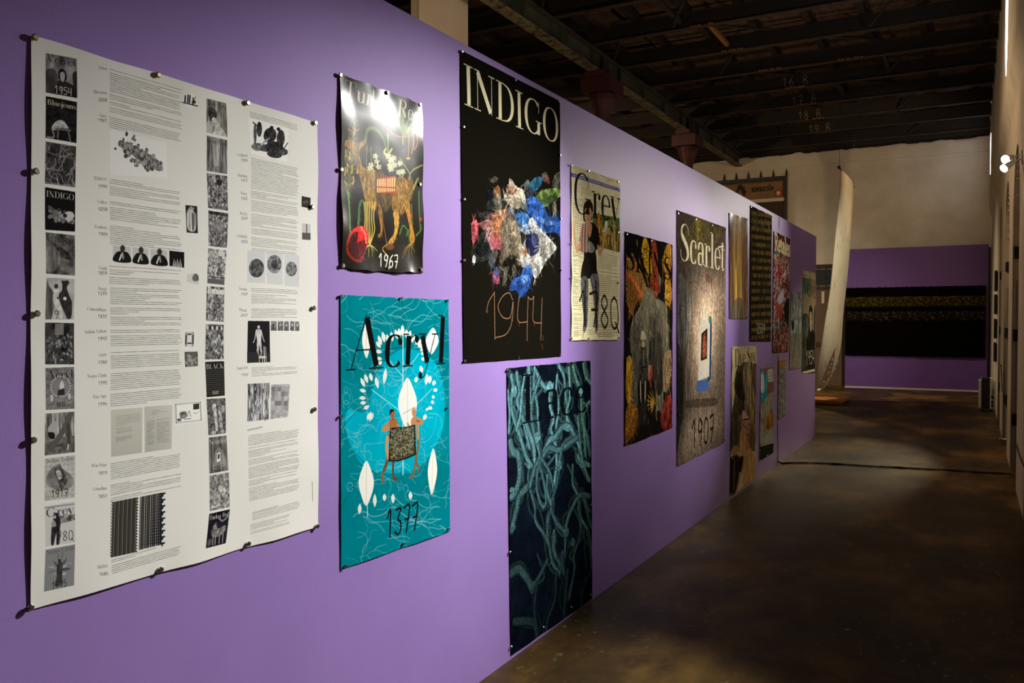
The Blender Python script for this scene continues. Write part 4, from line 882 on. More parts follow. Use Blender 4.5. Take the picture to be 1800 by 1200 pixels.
    th([('b', 128, 607), ('b', 305, 610), ('b', 305, 858), ('b', 128, 858)], (54, 53, 52), N, .9)
    for i in range(110): A.ell(rs.rand() * .9 + .05, .3 + .66 * rs.rand(), .05, .03, (int(40 + 140 * rs.rand() ** 1.5),) * 3, .9, None, .3, rs.uniform(0, 180))
    for i in range(6): A.line([(.36 + i * .05, .03), (.36 + i * .05, .28)], 2.4, (150, 148, 144))
    th([('b', 128, 880), ('b', 304, 873), ('b', 305, 1125), ('b', 130, 1133)], (118, 117, 116), F, .35); A.ell(.52, .5, .32, .26, (128, 127, 126)); title('Acryl', (46, 45, 45), .2, .26)
    for a in range(24): A.ell(.52 + .34 * math.cos(a * .26), .46 + .24 * math.sin(a * .26), .03, .02, (186, 184, 180))
    A.blob([(.48, .42), (.56, .32), (.64, .42), (.6, .52), (.5, .52)], (206, 204, 200)); A.poly([(.42, .54), (.64, .5), (.66, .66), (.4, .66)], (50, 48, 48)); A.line([(.44, .66), (.42, .72)], 2, (70, 66, 62)); A.ell(.21, .72, .05, .09, (196, 194, 190)); A.ell(.82, .7, .05, .08, (196, 194, 190)); A.hand('1377', (.36, .94), (.68, .94), (.36, .84), 1.4, (60, 58, 58))
    th([('b', 125, 1155), ('b', 305, 1143), ('c', 305, 222), ('c', 123, 243)], (138, 137, 132), Sx, .8); A.blob([(0, .72), (1, .6), (1, 1), (0, 1)], (96, 94, 90), F, .5); A.line([(.85, .05), (.6, .45), (.2, .86)], 13, (92, 90, 86)); A.line([(.1, .1), (.12, .4)], 7, (80, 78, 76)); A.blob([(.1, .35), (.3, .2), (.42, .3), (.36, .5), (.16, .5)], (170, 168, 164)); A.blob([(.1, .46), (.3, .48), (.3, .62), (.16, .6)], (34, 32, 32)); A.line([(.78, .3), (.8, .75)], 8, (70, 68, 66)); A.line([(.78, .8), (.76, .9)], 4, (190, 188, 180))
    th([('c', 123, 262), ('c', 307, 240), ('c', 307, 495), ('c', 122, 515)], (188, 187, 180), F, .15)
    for i in range(7): A.line([(0, .2 + i * .12), (1, .2 + i * .12)], .8, (140, 138, 134)); A.line([(.06 + i * .14, .12), (.06 + i * .14, 1)], .8, (140, 138, 134))
    A.blob([(.05, .55), (.15, .3), (.45, .16), (.6, .3), (.85, .45), (.96, .6), (.85, .75), (.55, .8), (.2, .7)], (112, 111, 108), N, .5); A.blob([(.3, .3), (.5, .22), (.65, .4), (.72, .6), (.55, .78), (.44, .6)], (74, 72, 70), F, .9); A.blob([(.36, .34), (.5, .32), (.56, .5), (.45, .52)], (170, 168, 160), F, .5); title('Indian Yellow', (96, 94, 90), .1, .11); A.hand('1917', (.2, .95), (.78, .95), (.2, .77), 1.6, (48, 46, 46))
    th([('c', 122, 547), ('c', 308, 517), ('c', 310, 765), ('c', 127, 790)], (202, 201, 194)); A.blob([(.45, .28), (1, .3), (1, .45), (.4, .5)], (120, 118, 110), F, .9, None, 1, False); A.line([(.0, .04), (.98, .06)], 1.6, (92, 88, 120)); A.blob([(.25, .45), (.3, .25), (.42, .22), (.5, .45), (.48, .62), (.46, .95), (.36, .98), (.36, .7), (.26, .98), (.18, .95), (.2, .6)], (40, 38, 40), F, .3); A.blob([(.2, .45), (.3, .38), (.36, .52), (.24, .54)], (150, 146, 140)); A.ell(.32, .3, .04, .05, (186, 182, 176)); title('Grey', (66, 62, 90), .22, .28); A.hand('178Q', (.16, .92), (.96, .92), (.16, .68), 1.7, (66, 62, 84))
    th([('c', 127, 810), ('c', 308, 775), ('c', 300, 1022), ('c', 120, 1062)], (134, 135, 136)); 
    for a in range(10): A.blob([(.48, .55), (.48 + .22 * math.cos(a * .63 + .2), .5 + .14 * math.sin(a * .63 + .2)), (.48 + .42 * math.cos(a * .63 + .3), .5 + .24 * math.sin(a * .63 + .3)), (.48 + .26 * math.cos(a * .63 + .5), .52 + .18 * math.sin(a * .63 + .5))], ((92, 168)[a % 2],) * 3, F, .4)
    A.blob([(.4, .45), (.5, .35), (.6, .45), (.58, .7), (.6, .92), (.36, .92), (.4, .7)], (66, 66, 66), F, .6); A.ell(.48, .34, .05, .06, (54, 52, 52)); A.line([(.42, .16), (.44, .3)], 1.5, (80, 78, 78)); A.line([(.58, .14), (.54, .3)], 1.5, (80, 78, 78)); title('Negro Cloth', (84, 84, 84), .1, .12); A.hand('1795', (.24, .98), (.76, .98), (.24, .82), 1.6, (60, 58, 58))
    # ---- second column
    th([('d', 187, 237), ('d', 318, 270), ('d', 330, 492), ('d', 192, 462)], (120, 118, 110), Sx, .8); A.blob([(.08, .3), (.3, .22), (.5, .36), (.4, .6), (.15, .6)], (62, 60, 58), F, .6); A.blob([(.25, .6), (.35, .5), (.5, .56), (.6, .7), (.9, .9), (.9, 1), (.3, 1), (.4, .8)], (196, 194, 186), F, .3); A.blob([(.02, .7), (.14, .66), (.2, 1), (.02, 1)], (180, 178, 172)); title('Dye Spy', (52, 50, 48), .14, .18)
    th([('d', 193, 482), ('d', 328, 512), ('d', 330, 735), ('d', 193, 715)], (112, 110, 108), Sx, .8, (-.1, .2, .3)); A.blob([(.3, .05), (.6, .05), (.62, .95), (.34, .95)], (168, 166, 160), Sx, .5, None, .8); title('Wax Print', (62, 60, 58), .12, .18); A.hand('1819', (.3, .96), (.74, .96), (.3, .82), 1.3, (70, 68, 66))
    for q, sd in (([('d', 193, 728), ('d', 330, 748), ('d', 333, 977), ('d', 203, 958)], 1), ([('d', 205, 975), ('d', 334, 995), ('e', 373, 68), ('e', 237, 52)], 2), ([('e', 233, 70), ('e', 370, 88), ('e', 355, 347), ('e', 223, 333)], 3), ([('e', 222, 355), ('e', 355, 365), ('e', 350, 625), ('e', 215, 615)], 4), ([('e', 215, 642), ('e', 350, 645), ('e', 350, 905), ('e', 207, 908)], 5)):
        th(q, (112, 110, 108) if sd != 3 else (150, 149, 146), F, .8); r2 = np.random.RandomState(sd + 20)
        for i in range(130 if sd != 3 else 60):
            c_ = int(40 + 180 * r2.rand()); x, y = r2.rand() * .9 + .05, r2.rand() * .9 + .05
            if sd in (4, 5) and y < .2: y += .2
            A.ell(x, y, .025 + .05 * r2.rand(), .015 + .03 * r2.rand(), (c_,) * 3, .85, None, .3, r2.uniform(0, 180))
        if sd == 1: A.ell(.6, .22, .14, .1, (44, 42, 40), .9, F)
        if sd == 2: A.ell(.45, .4, .32, .2, (132, 130, 128), .8, F); A.blob([(0, 0), (1, 0), (1, .1), (0, .1)], (40, 40, 40), F, .9, None, .8, False)
        if sd == 3: A.poly([(.6, .04), (.92, .06), (.92, .2), (.6, .18)], (206, 204, 200)); A.blob([(.5, .72), (.64, .5), (.8, .72)], (96, 94, 92), F, .6); A.line([(.05, .8), (.95, .8)], 2, (60, 58, 56)); A.poly([(.02, .86), (.98, .86), (.98, 1), (.02, 1)], (98, 96, 94)); A.ell(.2, .15, .16, .1, (176, 174, 170), .8)
        if sd == 4: A.text('Retales', (.05, .2), (.97, .2), (.05, .02), (222, 220, 214), 1, 3.6)
        if sd == 5:
            for j in range(7): A.ell(.1 + j * .13, .1, .05, .06, ((222,) * 3, (40,) * 3)[j % 2], .9)
    th([('e', 208, 927), ('e', 352, 920), ('e', 355, 1180), ('e', 219, 1193)], (36, 35, 34))
    for i in range(13): A.line([(.04, .26 + i * .055), (.96, .27 + i * .055)], 1.0, (130, 128, 118), .8)
    title('BLACK', (196, 194, 184), .15, .21); A.hand('0509', (.32, .94), (.66, .94), (.32, .85), 1.2, (176, 174, 166))
    th([('f', 197, 45), ('f', 325, 38), ('f', 331, 275), ('f', 213, 290)], (92, 90, 88), F, .8); A.blob([(.25, .2), (.45, .15), (.5, .4), (.55, .85), (.42, .88), (.36, .5)], (190, 188, 182), F, .4); A.blob([(.6, .3), (.74, .3), (.8, .8), (.66, .8)], (156, 154, 148), F, .5); A.ell(.86, .3, .1, .1, (170, 168, 164)); A.ell(.3, .94, .14, .05, (180, 178, 172)); A.ell(.8, .93, .12, .05, (170, 168, 160))
    th([('f', 215, 305), ('f', 335, 290), ('f', 349, 527), ('f', 222, 550)], (100, 98, 94), Sx, .7); A.blob([(.2, .9), (.3, .5), (.55, .3), (.8, .5), (.85, .85)], (140, 138, 134), Sx, .4); A.poly([(.44, .46), (.62, .44), (.6, .7), (.4, .72)], (224, 222, 216)); A.poly([(.48, .5), (.58, .49), (.56, .62), (.46, .63)], (50, 48, 48)); title('Scarlet', (190, 188, 180), .14, .2); A.hand('1907', (.24, .97), (.74, .97), (.24, .82), 1.5, (58, 56, 56))
    th([('f', 222, 562), ('f', 352, 542), ('f', 354, 780), ('f', 218, 805)], (136, 135, 132), F, .7); A.blob([(.45, .35), (.6, .33), (.8, .45), (.76, .52), (.5, .5)], (196, 194, 188), F, .3)
    for i in range(16): A.ell(.1 + .8 * rs.rand(), .86 + .08 * rs.rand(), .04, .02, (210, 208, 204))
    th([('f', 215, 825), ('f', 354, 795), ('f', 325, 1025), ('f', 190, 1057)], (32, 30, 40), N, .6); A.blob([(.2, .55), (.3, .35), (.4, .3), (.5, .5), (.85, .45), (.9, .6), (.7, .72), (.3, .72)], (120, 118, 114), F, .6)
    for x in (.3, .42, .62, .8): A.line([(x, .68), (x + .02, .95)], 3.5, (140, 138, 132))
    A.line([(.5, .2), (.7, .3), (.95, .2)], 5, (130, 128, 122)); A.ell(.15, .85, .1, .1, (90, 86, 90)); title('Turkey Red', (222, 220, 214), .13, .19)
    # ---- small print, first text column
    A.view()
    pr = [(122, 160), (166, 197), (206, 227), (315, 343), (355, 386), (397, 429), (468, 500), (506, 534), (541, 573), (581, 613), (620, 649), (657, 686), (693, 717), (815, 843), (853, 880), (985, 1011)]
    for ya, yb in pr: A.para(191 if ya < 500 else 193, ya, yb, 318 if ya < 900 else 316, (66, 64, 60), .85, 4.6, 1.15)
    def lab(n, yr, xr, y1, y2, w1=24, h=5.6):
        A.text(n, (xr - w1, y1), (xr, y1 + (2 if y1 < 565 else -2)), (xr - w1, y1 - h), (98, 94, 88), .95)
        if yr: A.hand(yr, (xr - 15, y2), (xr + 1, y2 + (1 if y2 < 565 else -1)), (xr - 15, y2 - 5.5), 1.0, (92, 90, 86))
    for n, yr, y1, y2, w in (('Velvet', '', 122, 0, 16), ('Blue Jeans', '2008', 164, 178, 24), ('Lace', '1961', 205, 214, 12), ('INDIGO', '1994', 316, 330, 22), ('Calico', '0258', 357, 370, 17), ('Feathers', '1904', 401, 414, 22), ('Gold', '1859', 473, 482, 14), ('Acryl', '1377', 509, 518, 15), ('Camouflage', '1837', 545, 558, 34), ('Indian Yellow', '1943', 586, 598, 38), ('Grey', '1780', 627, 640, 14), ('Negro Cloth', '1795', 664, 676, 34), ('Dye Spy', '1794', 700, 713, 24), ('Wax Print', '1819', 821, 834, 27), ('Crinoline', '1851', 862, 875, 25), ('SKINS', '1680', 999, 1011, 18)):
        lab(n, yr, 186, y1, y2, w)
    # ---- pictures among the print
    A.view(40, 50, S3)
    A.poly([(523, 610), (862, 688), (865, 905), (525, 880)], (236, 235, 228))
    r3 = np.random.RandomState(9)
    for i in range(230):
        t = r3.rand(); x = 585 + 240 * t + r3.normal(0, 8); y = 690 + 145 * t + r3.normal(0, 1) * (34 - 34 * abs(t - .45)); c_ = int(56 + 110 * r3.rand()); A.ell(x, y, 6 + 9 * r3.rand(), 6 + 9 * r3.rand(), (c_, c_, c_ - 4), .95)
    for i in range(90):
        t = r3.rand(); A.ell(590 + 235 * t + r3.normal(0, 8), 685 + 140 * t + r3.normal(0, 20), 3.5, 3.5, (190, 188, 182), .8)
    A.view(40, 390, S3)
    for i, (x0, x1, y0, y1) in enumerate(((537, 645, 143, 240), (655, 752, 153, 250), (765, 866, 163, 260), (878, 968, 173, 270))):
        A.poly([(x0, y0), (x1, y0 + 10), (x1, y1 + 6), (x0, y1 - 4)], (196, 194, 188) if i < 3 else (30, 29, 29)); xm = (x0 + x1) / 2
        if i < 3: A.blob([(x0 + 4, y1 - 4), (x0 + 18, y0 + 44), (xm, y0 + 34), (x1 - 14, y0 + 48), (x1 - 2, y1 + 4)], (32, 31, 31), F, .3); A.ell(xm + 4, y0 + 18, 15, 20, (58, 56, 54)); A.line([(xm - 14, y1 - 10), (xm, y0 + 50)], 4, (220, 218, 212)); A.line([(xm + 4, y0 + 46), (xm + 8, y1 - 20)], 5, (150, 148, 142))
        else:
            for j in range(5): A.line([(x0 + 24 + j * 12, y1 - 2), (x0 + 30 + j * 9, y0 + 50 + (j % 2) * 12)], 4, (200, 198, 192), 1, True, 1)
    A.poly([(928, 1098), (1085, 1070), (1090, 1200), (908, 1230)], (236, 235, 228))
    A.view(180, 700, 7.5)
    A.blob([(105, 150), (515, 120), (505, 720), (105, 770)], (192, 190, 178), None, 0, (0, -.3, .12), 1, False); A.blob([(540, 112), (905, 90), (898, 665), (540, 718)], (190, 189, 178), None, 0, (.3, -.3, .12), 1, False)
    A.para(175, 235, 410, 490, (96, 94, 88), .6, 4.4, 1.1); A.para(185, 430, 455, 380, (84, 82, 78), .7, 4, 1.1); A.para(170, 520, 575, 390, (84, 82, 78), .7, 4, 1.1); A.para(630, 170, 240, 850, (96, 94, 88), .6, 4.4, 1.1); A.para(570, 310, 620, 670, (90, 88, 84), .7, 3.6, 1.1); A.para(695, 290, 600, 870, (90, 88, 84), .7, 3.6, 1.1)
    A.poly([(940, 95), (1280, 55), (1285, 295), (955, 335)], (238, 238, 230))
    for i in range(14):
        t = i / 13
        for (xa, ya), (xb, yb) in (((945, 90), (1270, 55)), ((960, 330), (1285, 292)), ((948, 100), (955, 325)), ((1270, 62), (1285, 285))):
            x, y = xa + (xb - xa) * t, ya + (yb - ya) * t; A.line([(x, y), (x + 11, y - 11)], 1.3, (46, 46, 60))
    A.poly([(1185, 75), (1262, 66), (1262, 142), (1186, 150)], (58, 57, 56)); A.blob([(1010, 190), (1090, 175), (1100, 240), (1060, 265), (1015, 260)], (120, 118, 112), F, .8); A.ell(1000, 285, 30, 20, (100, 98, 94), 1, F, .8); A.line([(1110, 245), (1130, 165), (1155, 240)], 1.5, (90, 88, 84)); A.line([(1070, 275), (1155, 265)], 2, (120, 118, 114)); A.line([(1190, 190), (1220, 200), (1250, 180)], 1.2, (120, 118, 114))
    # two bands of woven stripe
    A.view(40, 730, S3)
    dk = (34, 32, 38)
    A.poly([(536, 522), (682, 494), (672, 824), (522, 856)], dk); A.poly([(700, 492), (832, 466), (826, 780), (690, 812)], dk)
    for i in range(17):
        t0 = .04 + i * .058; A.line([(536 + 146 * t0, 522 - 28 * t0), (522 + 150 * t0, 856 - 32 * t0)], 1.5, ((108, 104, 84), (150, 146, 120), (84, 82, 70))[i % 3], 1, False)
    for i in range(11):
        t0 = .05 + i * .085; A.line([(700 + 132 * t0, 492 - 26 * t0), (690 + 136 * t0, 812 - 32 * t0)], 1.7, ((176, 172, 160), (120, 118, 110), (206, 202, 180))[i % 3], 1, False)
        for j in range(18): A.line([(703 + 130 * t0 - .55 * j, 496 - 26 * t0 + j * 17), (706 + 130 * t0 - .55 * j, 503 - 26 * t0 + j * 17)], 1.4, dk)
    for j in range(19):
        t = j / 18; y = 524 + t * 322; x = 535 - 12 * t; A.poly([(x + 2, y), (x - 11, y - 10), (x + 2, y + 12)], dk); x2 = 682 - 10 * t; y2 = 498 + t * 318; A.poly([(x2 - 2, y2 - 6), (x2 + 10, y2 + 6), (x2 - 2, y2 + 10)], dk)
    for j in range(9):
        t = j / 8; x = 832 - 6 * t; y = 468 + t * 300; A.poly([(x, y), (x + 20, y - 4), (x + 20, y + 6), (x + 8, y + 10), (x + 8, y + 22), (x, y + 24)], dk)
    # margin pictures
    A.view(310, 110, 3.75)
    A.ell(82, 250, 46, 46, (240, 239, 232))
    for x, y, h in ((48, 240, 36), (66, 238, 42), (78, 240, 40), (100, 256, 40)): A.line([(x, y + 24), (x + 2, y - h * .5)], 4.5, (52, 50, 48), 1, False)
    A.line([(36, 264), (130, 288)], 3, (60, 58, 56)); A.ell(106, 262, 14, 12, (66, 64, 62)); A.line([(110, 250), (116, 226)], 2, (60, 58, 56))
    A.poly([(52, 940), (130, 948), (136, 1126), (62, 1120)], (46, 45, 44)); A.blob([(66, 980), (90, 950), (112, 985), (124, 1010), (120, 1105), (74, 1105), (62, 1040)], (176, 174, 168), Sx, .5); A.ell(92, 962, 20, 8, (150, 148, 142)); A.line([(100, 1000), (104, 1100)], 5, (80, 78, 76))
    A.poly([(466, 355), (732, 420), (722, 655), (488, 600)], (238, 238, 230))
    for x, y, rx, ry, r_, c_ in ((540, 440, 18, 50, 0, 66), (610, 480, 42, 50, 10, 52), (680, 500, 26, 56, 0, 60), (512, 470, 10, 70, 0, 84), (560, 560, 70, 24, 14, 78), (640, 560, 60, 40, 10, 50), (700, 590, 28, 22, 0, 74), (640, 605, 50, 24, 10, 60), (520, 560, 34, 22, 20, 120), (580, 520, 40, 8, -40, 170)):
        A.ell(x, y, rx, ry, (c_,) * 3, 1, F, .7, r_)
    for x, y in ((542, 410), (620, 430), (664, 440)): A.ell(x, y, 12, 12, (44, 42, 42))
    A.line([(500, 395), (540, 430)], 4, (50, 48, 46)); A.line([(700, 570), (726, 530)], 3, (60, 58, 56))
    A.poly([(818, 880), (877, 892), (877, 962), (818, 950)], (56, 55, 54)); A.ell(846, 920, 16, 12, (100, 98, 94), 1, F, .8)
    A.poly([(822, 1060), (878, 1066), (878, 1170), (822, 1166)], (196, 194, 190)); A.poly([(822, 1120), (878, 1124), (878, 1170), (822, 1166)], (92, 90, 88)); A.line([(852, 1066), (853, 1118)], 4, (74, 72, 70))
    A.view(310, 420, 4.286)
    A.poly([(74, 268), (120, 256), (168, 300), (158, 346), (70, 322)], (208, 206, 200)); A.blob([(114, 292), (128, 264), (150, 264), (162, 290), (154, 316), (122, 316)], (112, 110, 108), F, .3)
    A.poly([(48, 688), (138, 686), (133, 826), (46, 828)], (236, 236, 230)); A.poly([(58, 700), (128, 698), (124, 812), (56, 812)], (170, 168, 164)); A.poly([(78, 704), (108, 703), (106, 810), (74, 810)], (222, 220, 216)); A.line([(66, 726), (64, 790)], 4, (60, 58, 60)); A.line([(118, 726), (116, 788)], 4, (60, 58, 60)); A.line([(80, 718), (102, 718)], 4, (70, 68, 66)); A.line([(80, 786), (102, 786)], 4, (70, 68, 66))
    A.blob([(54, 850), (152, 848), (155, 958), (60, 964)], (110, 109, 104), F, .7, None, 1, False); A.blob([(70, 880), (100, 870), (140, 900), (110, 940), (76, 920)], (140, 138, 130), F, .7)
    for (x0, x1, y), (cx, cy, rx, ry), c_, sd in (((528, 660, 85), (596, 220, 56, 70), 82, 1), ((670, 795, 98), (730, 190, 54, 70), 120, 2), ((805, 920, 112), (860, 226, 42, 55), 120, 3)):
        A.poly([(x0, y), (x1, y + 14), (x1 - 2, y + 250), (x0, y + 240)], (206, 208, 206)); A.ell(cx, cy, rx, ry, (c_,) * 3, 1, F, .8); r5 = np.random.RandomState(sd)
        for i in range(90):
            a, r_ = r5.uniform(0, 6.28), math.sqrt(r5.rand()) * .95; A.ell(cx + rx * r_ * math.cos(a), cy + ry * r_ * math.sin(a), 3, 3, ((170,) * 3 if i % 2 else (60,) * 3), .6)
        if sd == 2: A.ell(cx, cy + 2, 26, 34, (62, 61, 60), .85, F, .5)
    A.poly([(532, 616), (692, 620), (698, 928), (524, 934)], (36, 35, 36)); A.poly([(525, 850), (697, 858), (698, 928), (524, 934)], (50, 49, 48))
    g = (204, 202, 198); A.ell(612, 664, 9, 14, g); A.blob([(590, 690), (612, 682), (634, 690), (630, 760), (634, 800), (628, 860), (616, 800), (608, 860), (598, 800), (600, 760)], g, F, .2); A.line([(592, 694), (584, 750), (572, 780)], 2.6, g); A.line([(632, 694), (644, 745), (654, 772)], 2.6, g); A.line([(606, 808), (600, 840), (612, 870)], 3.4, (170, 168, 164)); A.line([(626, 808), (636, 850), (626, 876)], 3.4, (170, 168, 164))
    A.line([(652, 812), (655, 925)], 3, (214, 212, 208)); A.line([(664, 812), (668, 925)], 2, (190, 188, 184)); A.poly([(610, 880), (664, 882), (664, 900), (612, 900)], (200, 198, 194)); A.line([(616, 900), (616, 928)], 2.4, (200, 198, 194)); A.line([(640, 900), (640, 926)], 2.4, (200, 198, 194))
    for i, x in enumerate((702, 754, 802, 850, 888)): A.blob([(x, 620), (x + (44, 42, 38, 32, 33)[i], 621), (x + (44, 42, 38, 32, 33)[i], 692), (x, 691)], (112, 111, 110), F, .5, (.1, -.4, .4), 1, False); A.dots([(x + 18, 650)], 3, (210, 208, 204) if i else (40, 40, 40))
    A.view(310, 690, 3.871)
    A.blob([(475, -58), (626, -66), (622, 180), (476, 196)], (140, 140, 140), Sx, 1.2, None, 1, False)
    for i in range(60):
        x, y = 480 + 140 * rs.rand(), -50 + 225 * rs.rand(); A.line([(x, y), (x + 4 - 8 * rs.rand(), y + 18)], 5, ((206,) * 3 if i % 2 else (84,) * 3), .6)
    A.blob([(636, -54), (766, -60), (752, 165), (634, 178)], (166, 165, 164), F, .3, None, 1, False)
    for i in range(26):
        x, y = 640 + 22 * (i % 5), -40 + 32 * (i // 5); c_ = int(110 + 90 * rs.rand()); A.poly([(x, y), (x + 22, y - 2), (x + 22, y + 30), (x, y + 32)], (c_,) * 3, .9)
    # ---- second text column
    A.view()
    for ya, yb in ((197, 207), (278, 309), (310, 340), (341, 372), (376, 412), (417, 440), (507, 535), (543, 562), (647, 664)): A.para(438 if ya < 210 else 440, ya, yb, 523, (70, 68, 66), .8, 4.6, 1.15)
    A.para(435, 766, 884, 524, (66, 64, 62), .85, 4.4, 1.1); A.para(441, 903, 916, 524, (72, 70, 68), .8, 4.4, 1.1); A.para(438, 923, 940, 506, (72, 70, 68), .8, 4.4, 1.1)
    for n, yr, y1, y2, w in (('Cochineal', '1856', 274, 284, 18), ('Bandana', '1612', 310, 319, 16), ('Roses', '1502', 341, 351, 11), ('BLACK', '0509', 377, 386, 13), ('CASHMERE', '0852', 417, 427, 20), ('Scarlet', '1907', 509, 519, 14), ('Plastic', '2007', 546, 556, 14), ('Turkey Red', '1967', 650, 661, 19)):
        A.text(''.join(ch for ch in n if ch in GL), (433 - w, y1), (433, y1 + (2 if y1 < 565 else -2)), (433 - w, y1 - 4.8), (104, 100, 96), .95); A.hand(yr, (422, y2), (434, y2), (422, y2 - 4.6), .9, (98, 96, 92))
    A.line([(434, 756), (446, 753)], 5, (150, 148, 146), .6, False); A.line([(448, 753), (459, 750)], 5, (150, 148, 146), .6, False)
    A.line([(442, 902), (485, 889)], 4.2, (168, 166, 164), .5, False); A.line([(546, 846), (547, 880)], 2, (70, 68, 66), .8, False)
    return A
# ---------------------------------------------------------------- materials
def new_mat(name):
    m = bpy.data.materials.new(name); m.use_nodes = True
    nt = m.node_tree; b = nt.nodes['Principled BSDF']
    return m, nt, b
def s2l(c):
    return tuple(((v / 255) / 12.92 if v / 255 <= .04045 else ((v / 255 + .055) / 1.055) ** 2.4) for v in c) + (1,)
def mat(name, c, rough=.6, metal=0.0, c2=None, scale=6.0, bump=0.0, bscale=40.0, coat=0.0, spec=.5, stretch=(1, 1, 1), contrast=(.35, .65), detail=5):
    """plain or mottled paint: c and c2 mixed by object-space noise, optional fine relief"""
    m, nt, b = new_mat(name)
    b.inputs['Roughness'].default_value = rough; b.inputs['Metallic'].default_value = metal
    b.inputs['Base Color'].default_value = s2l(c); b.inputs['Coat Weight'].default_value = coat; b.inputs['Specular IOR Level'].default_value = spec
    if c2 or bump:
        tc = nt.nodes.new('ShaderNodeTexCoord'); mp = nt.nodes.new('ShaderNodeMapping'); mp.inputs['Scale'].default_value = stretch
        nt.links.new(tc.outputs['Object'], mp.inputs[0])
    if c2:
        n = nt.nodes.new('ShaderNodeTexNoise'); n.inputs['Scale'].default_value = scale; n.inputs['Detail'].default_value = detail; n.inputs['Roughness'].default_value = .6
        r = nt.nodes.new('ShaderNodeValToRGB'); r.color_ramp.elements[0].position, r.color_ramp.elements[1].position = contrast
        r.color_ramp.elements[0].color = s2l(c); r.color_ramp.elements[1].color = s2l(c2)
        nt.links.new(mp.outputs[0], n.inputs[0]); nt.links.new(n.outputs[0], r.inputs[0]); nt.links.new(r.outputs[0], b.inputs['Base Color'])
    if bump:
        n2 = nt.nodes.new('ShaderNodeTexNoise'); n2.inputs['Scale'].default_value = bscale; n2.inputs['Detail'].default_value = 4
        bp = nt.nodes.new('ShaderNodeBump'); bp.inputs['Strength'].default_value = bump; bp.inputs['Distance'].default_value = .02
        nt.links.new(mp.outputs[0], n2.inputs[0]); nt.links.new(n2.outputs[0], bp.inputs['Height']); nt.links.new(bp.outputs[0], b.inputs['Normal'])
    return m
def emit(name, c, strength):
    m, nt, b = new_mat(name)
    b.inputs['Base Color'].default_value = s2l(c); b.inputs['Emission Color'].default_value = s2l(c); b.inputs['Emission Strength'].default_value = strength
    return m

M = {}
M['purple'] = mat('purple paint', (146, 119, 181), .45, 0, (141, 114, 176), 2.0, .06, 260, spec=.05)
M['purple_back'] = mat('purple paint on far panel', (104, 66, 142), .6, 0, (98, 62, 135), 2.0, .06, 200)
M['plaster'] = mat('limewashed plaster', (206, 196, 178), .85, 0, (190, 178, 158), 1.6, .5, 9)
M['plaster_right'] = mat('right wall plaster', (200, 190, 172), .85, 0, (182, 170, 150), 2.2, .45, 12)
M['pillar'] = mat('cream board', (202, 190, 172), .7, 0, (192, 180, 160), 1.2)
M['timber'] = mat('dark roof timber', (34, 24, 17), .8, 0, (20, 15, 11), 5, .3, 20, stretch=(1, 4, 4))
M['iron'] = mat('rusted black iron', (17, 14, 11), .8, 0, (28, 19, 12), 7, .3, 30)
M['iron_lit_edge'] = mat('worn iron with lit tone', (60, 40, 24), .75, 0, (22, 16, 11), 9, .3, 30)  # lighter than the joist iron, as if lit from below
M['deck'] = mat('roof deck boards', (96, 72, 56), .85, 0, (62, 44, 34), 3, .3, 20, stretch=(3, 1, 1))
M['lath'] = mat('pale new lath', (150, 100, 46), .7, 0, (120, 78, 38), 8, stretch=(8, 1, 1))
M['girder'] = mat('grey green girder paint', (64, 68, 56), .6, 0, (38, 38, 30), 3.5, .3, 25)
M['flange'] = mat('chipped paint with lit tone', (118, 112, 78), .6, 0, (44, 34, 22), 7, .4, 30, contrast=(.45, .62))  # pale tone stands in for light from below; dark chips are wear
M['column'] = mat('oxide red column paint', (74, 22, 22), .55, 0, (56, 16, 16), 4)
M['steel'] = mat('bright steel', (196, 194, 186), .25, 1.0)
M['brass'] = mat('brassy steel', (186, 170, 122), .3, 1.0)
M['black'] = mat('black enamel', (14, 13, 13), .5)
M['pile'] = mat('black wool pile', (7, 6, 6), .98, 0, None, 5, 1.0, 160, spec=.05)
M['cable'] = mat('black rubber cable', (18, 15, 13), .6)
M['cable_purple'] = mat('purple painted cable', (78, 54, 116), .5)
M['box_white'] = mat('white plastic', (214, 210, 200), .45)
M['cloth'] = mat('raw cotton', (150, 136, 106), .9, 0, (212, 200, 170), 7, .4, 70, contrast=(.30, .42), stretch=(1, 1, .5))
M['platform'] = mat('varnished board', (196, 130, 62), .45, 0, (164, 100, 44), 3, 0, 1, stretch=(1, 9, 9))
M['door'] = mat('brown door', (104, 78, 54), .6, 0, (84, 60, 42), 3, stretch=(6, 1, 1))
M['door_dark'] = mat('dark brown board', (62, 42, 28), .7, 0, (48, 32, 22), 3, stretch=(5, 1, 1))
M['glass_dark'] = mat('dark pane', (44, 54, 56), .15)
M['banner'] = mat('printed banner', (142, 110, 74), .8, 0, (126, 96, 62), 3)
M['banner_ink'] = mat('banner dark ink', (46, 28, 18), .8)
M['banner_red'] = mat('banner red', (170, 30, 28), .7)
M['banner_white'] = mat('banner white', (206, 196, 178), .7)
M['board'] = mat('grey niche board', (146, 142, 132), .7, 0, (130, 126, 116), 3)
M['daylight_patch'] = mat('white paper', (228, 226, 220), .8)
M['chalk'] = mat('chalk mark', (120, 108, 90), .9)
M['sky_pane'] = emit('daylit window', (244, 246, 255), 1.6)
M['lens'] = emit('lamp lens', (255, 250, 232), 14)

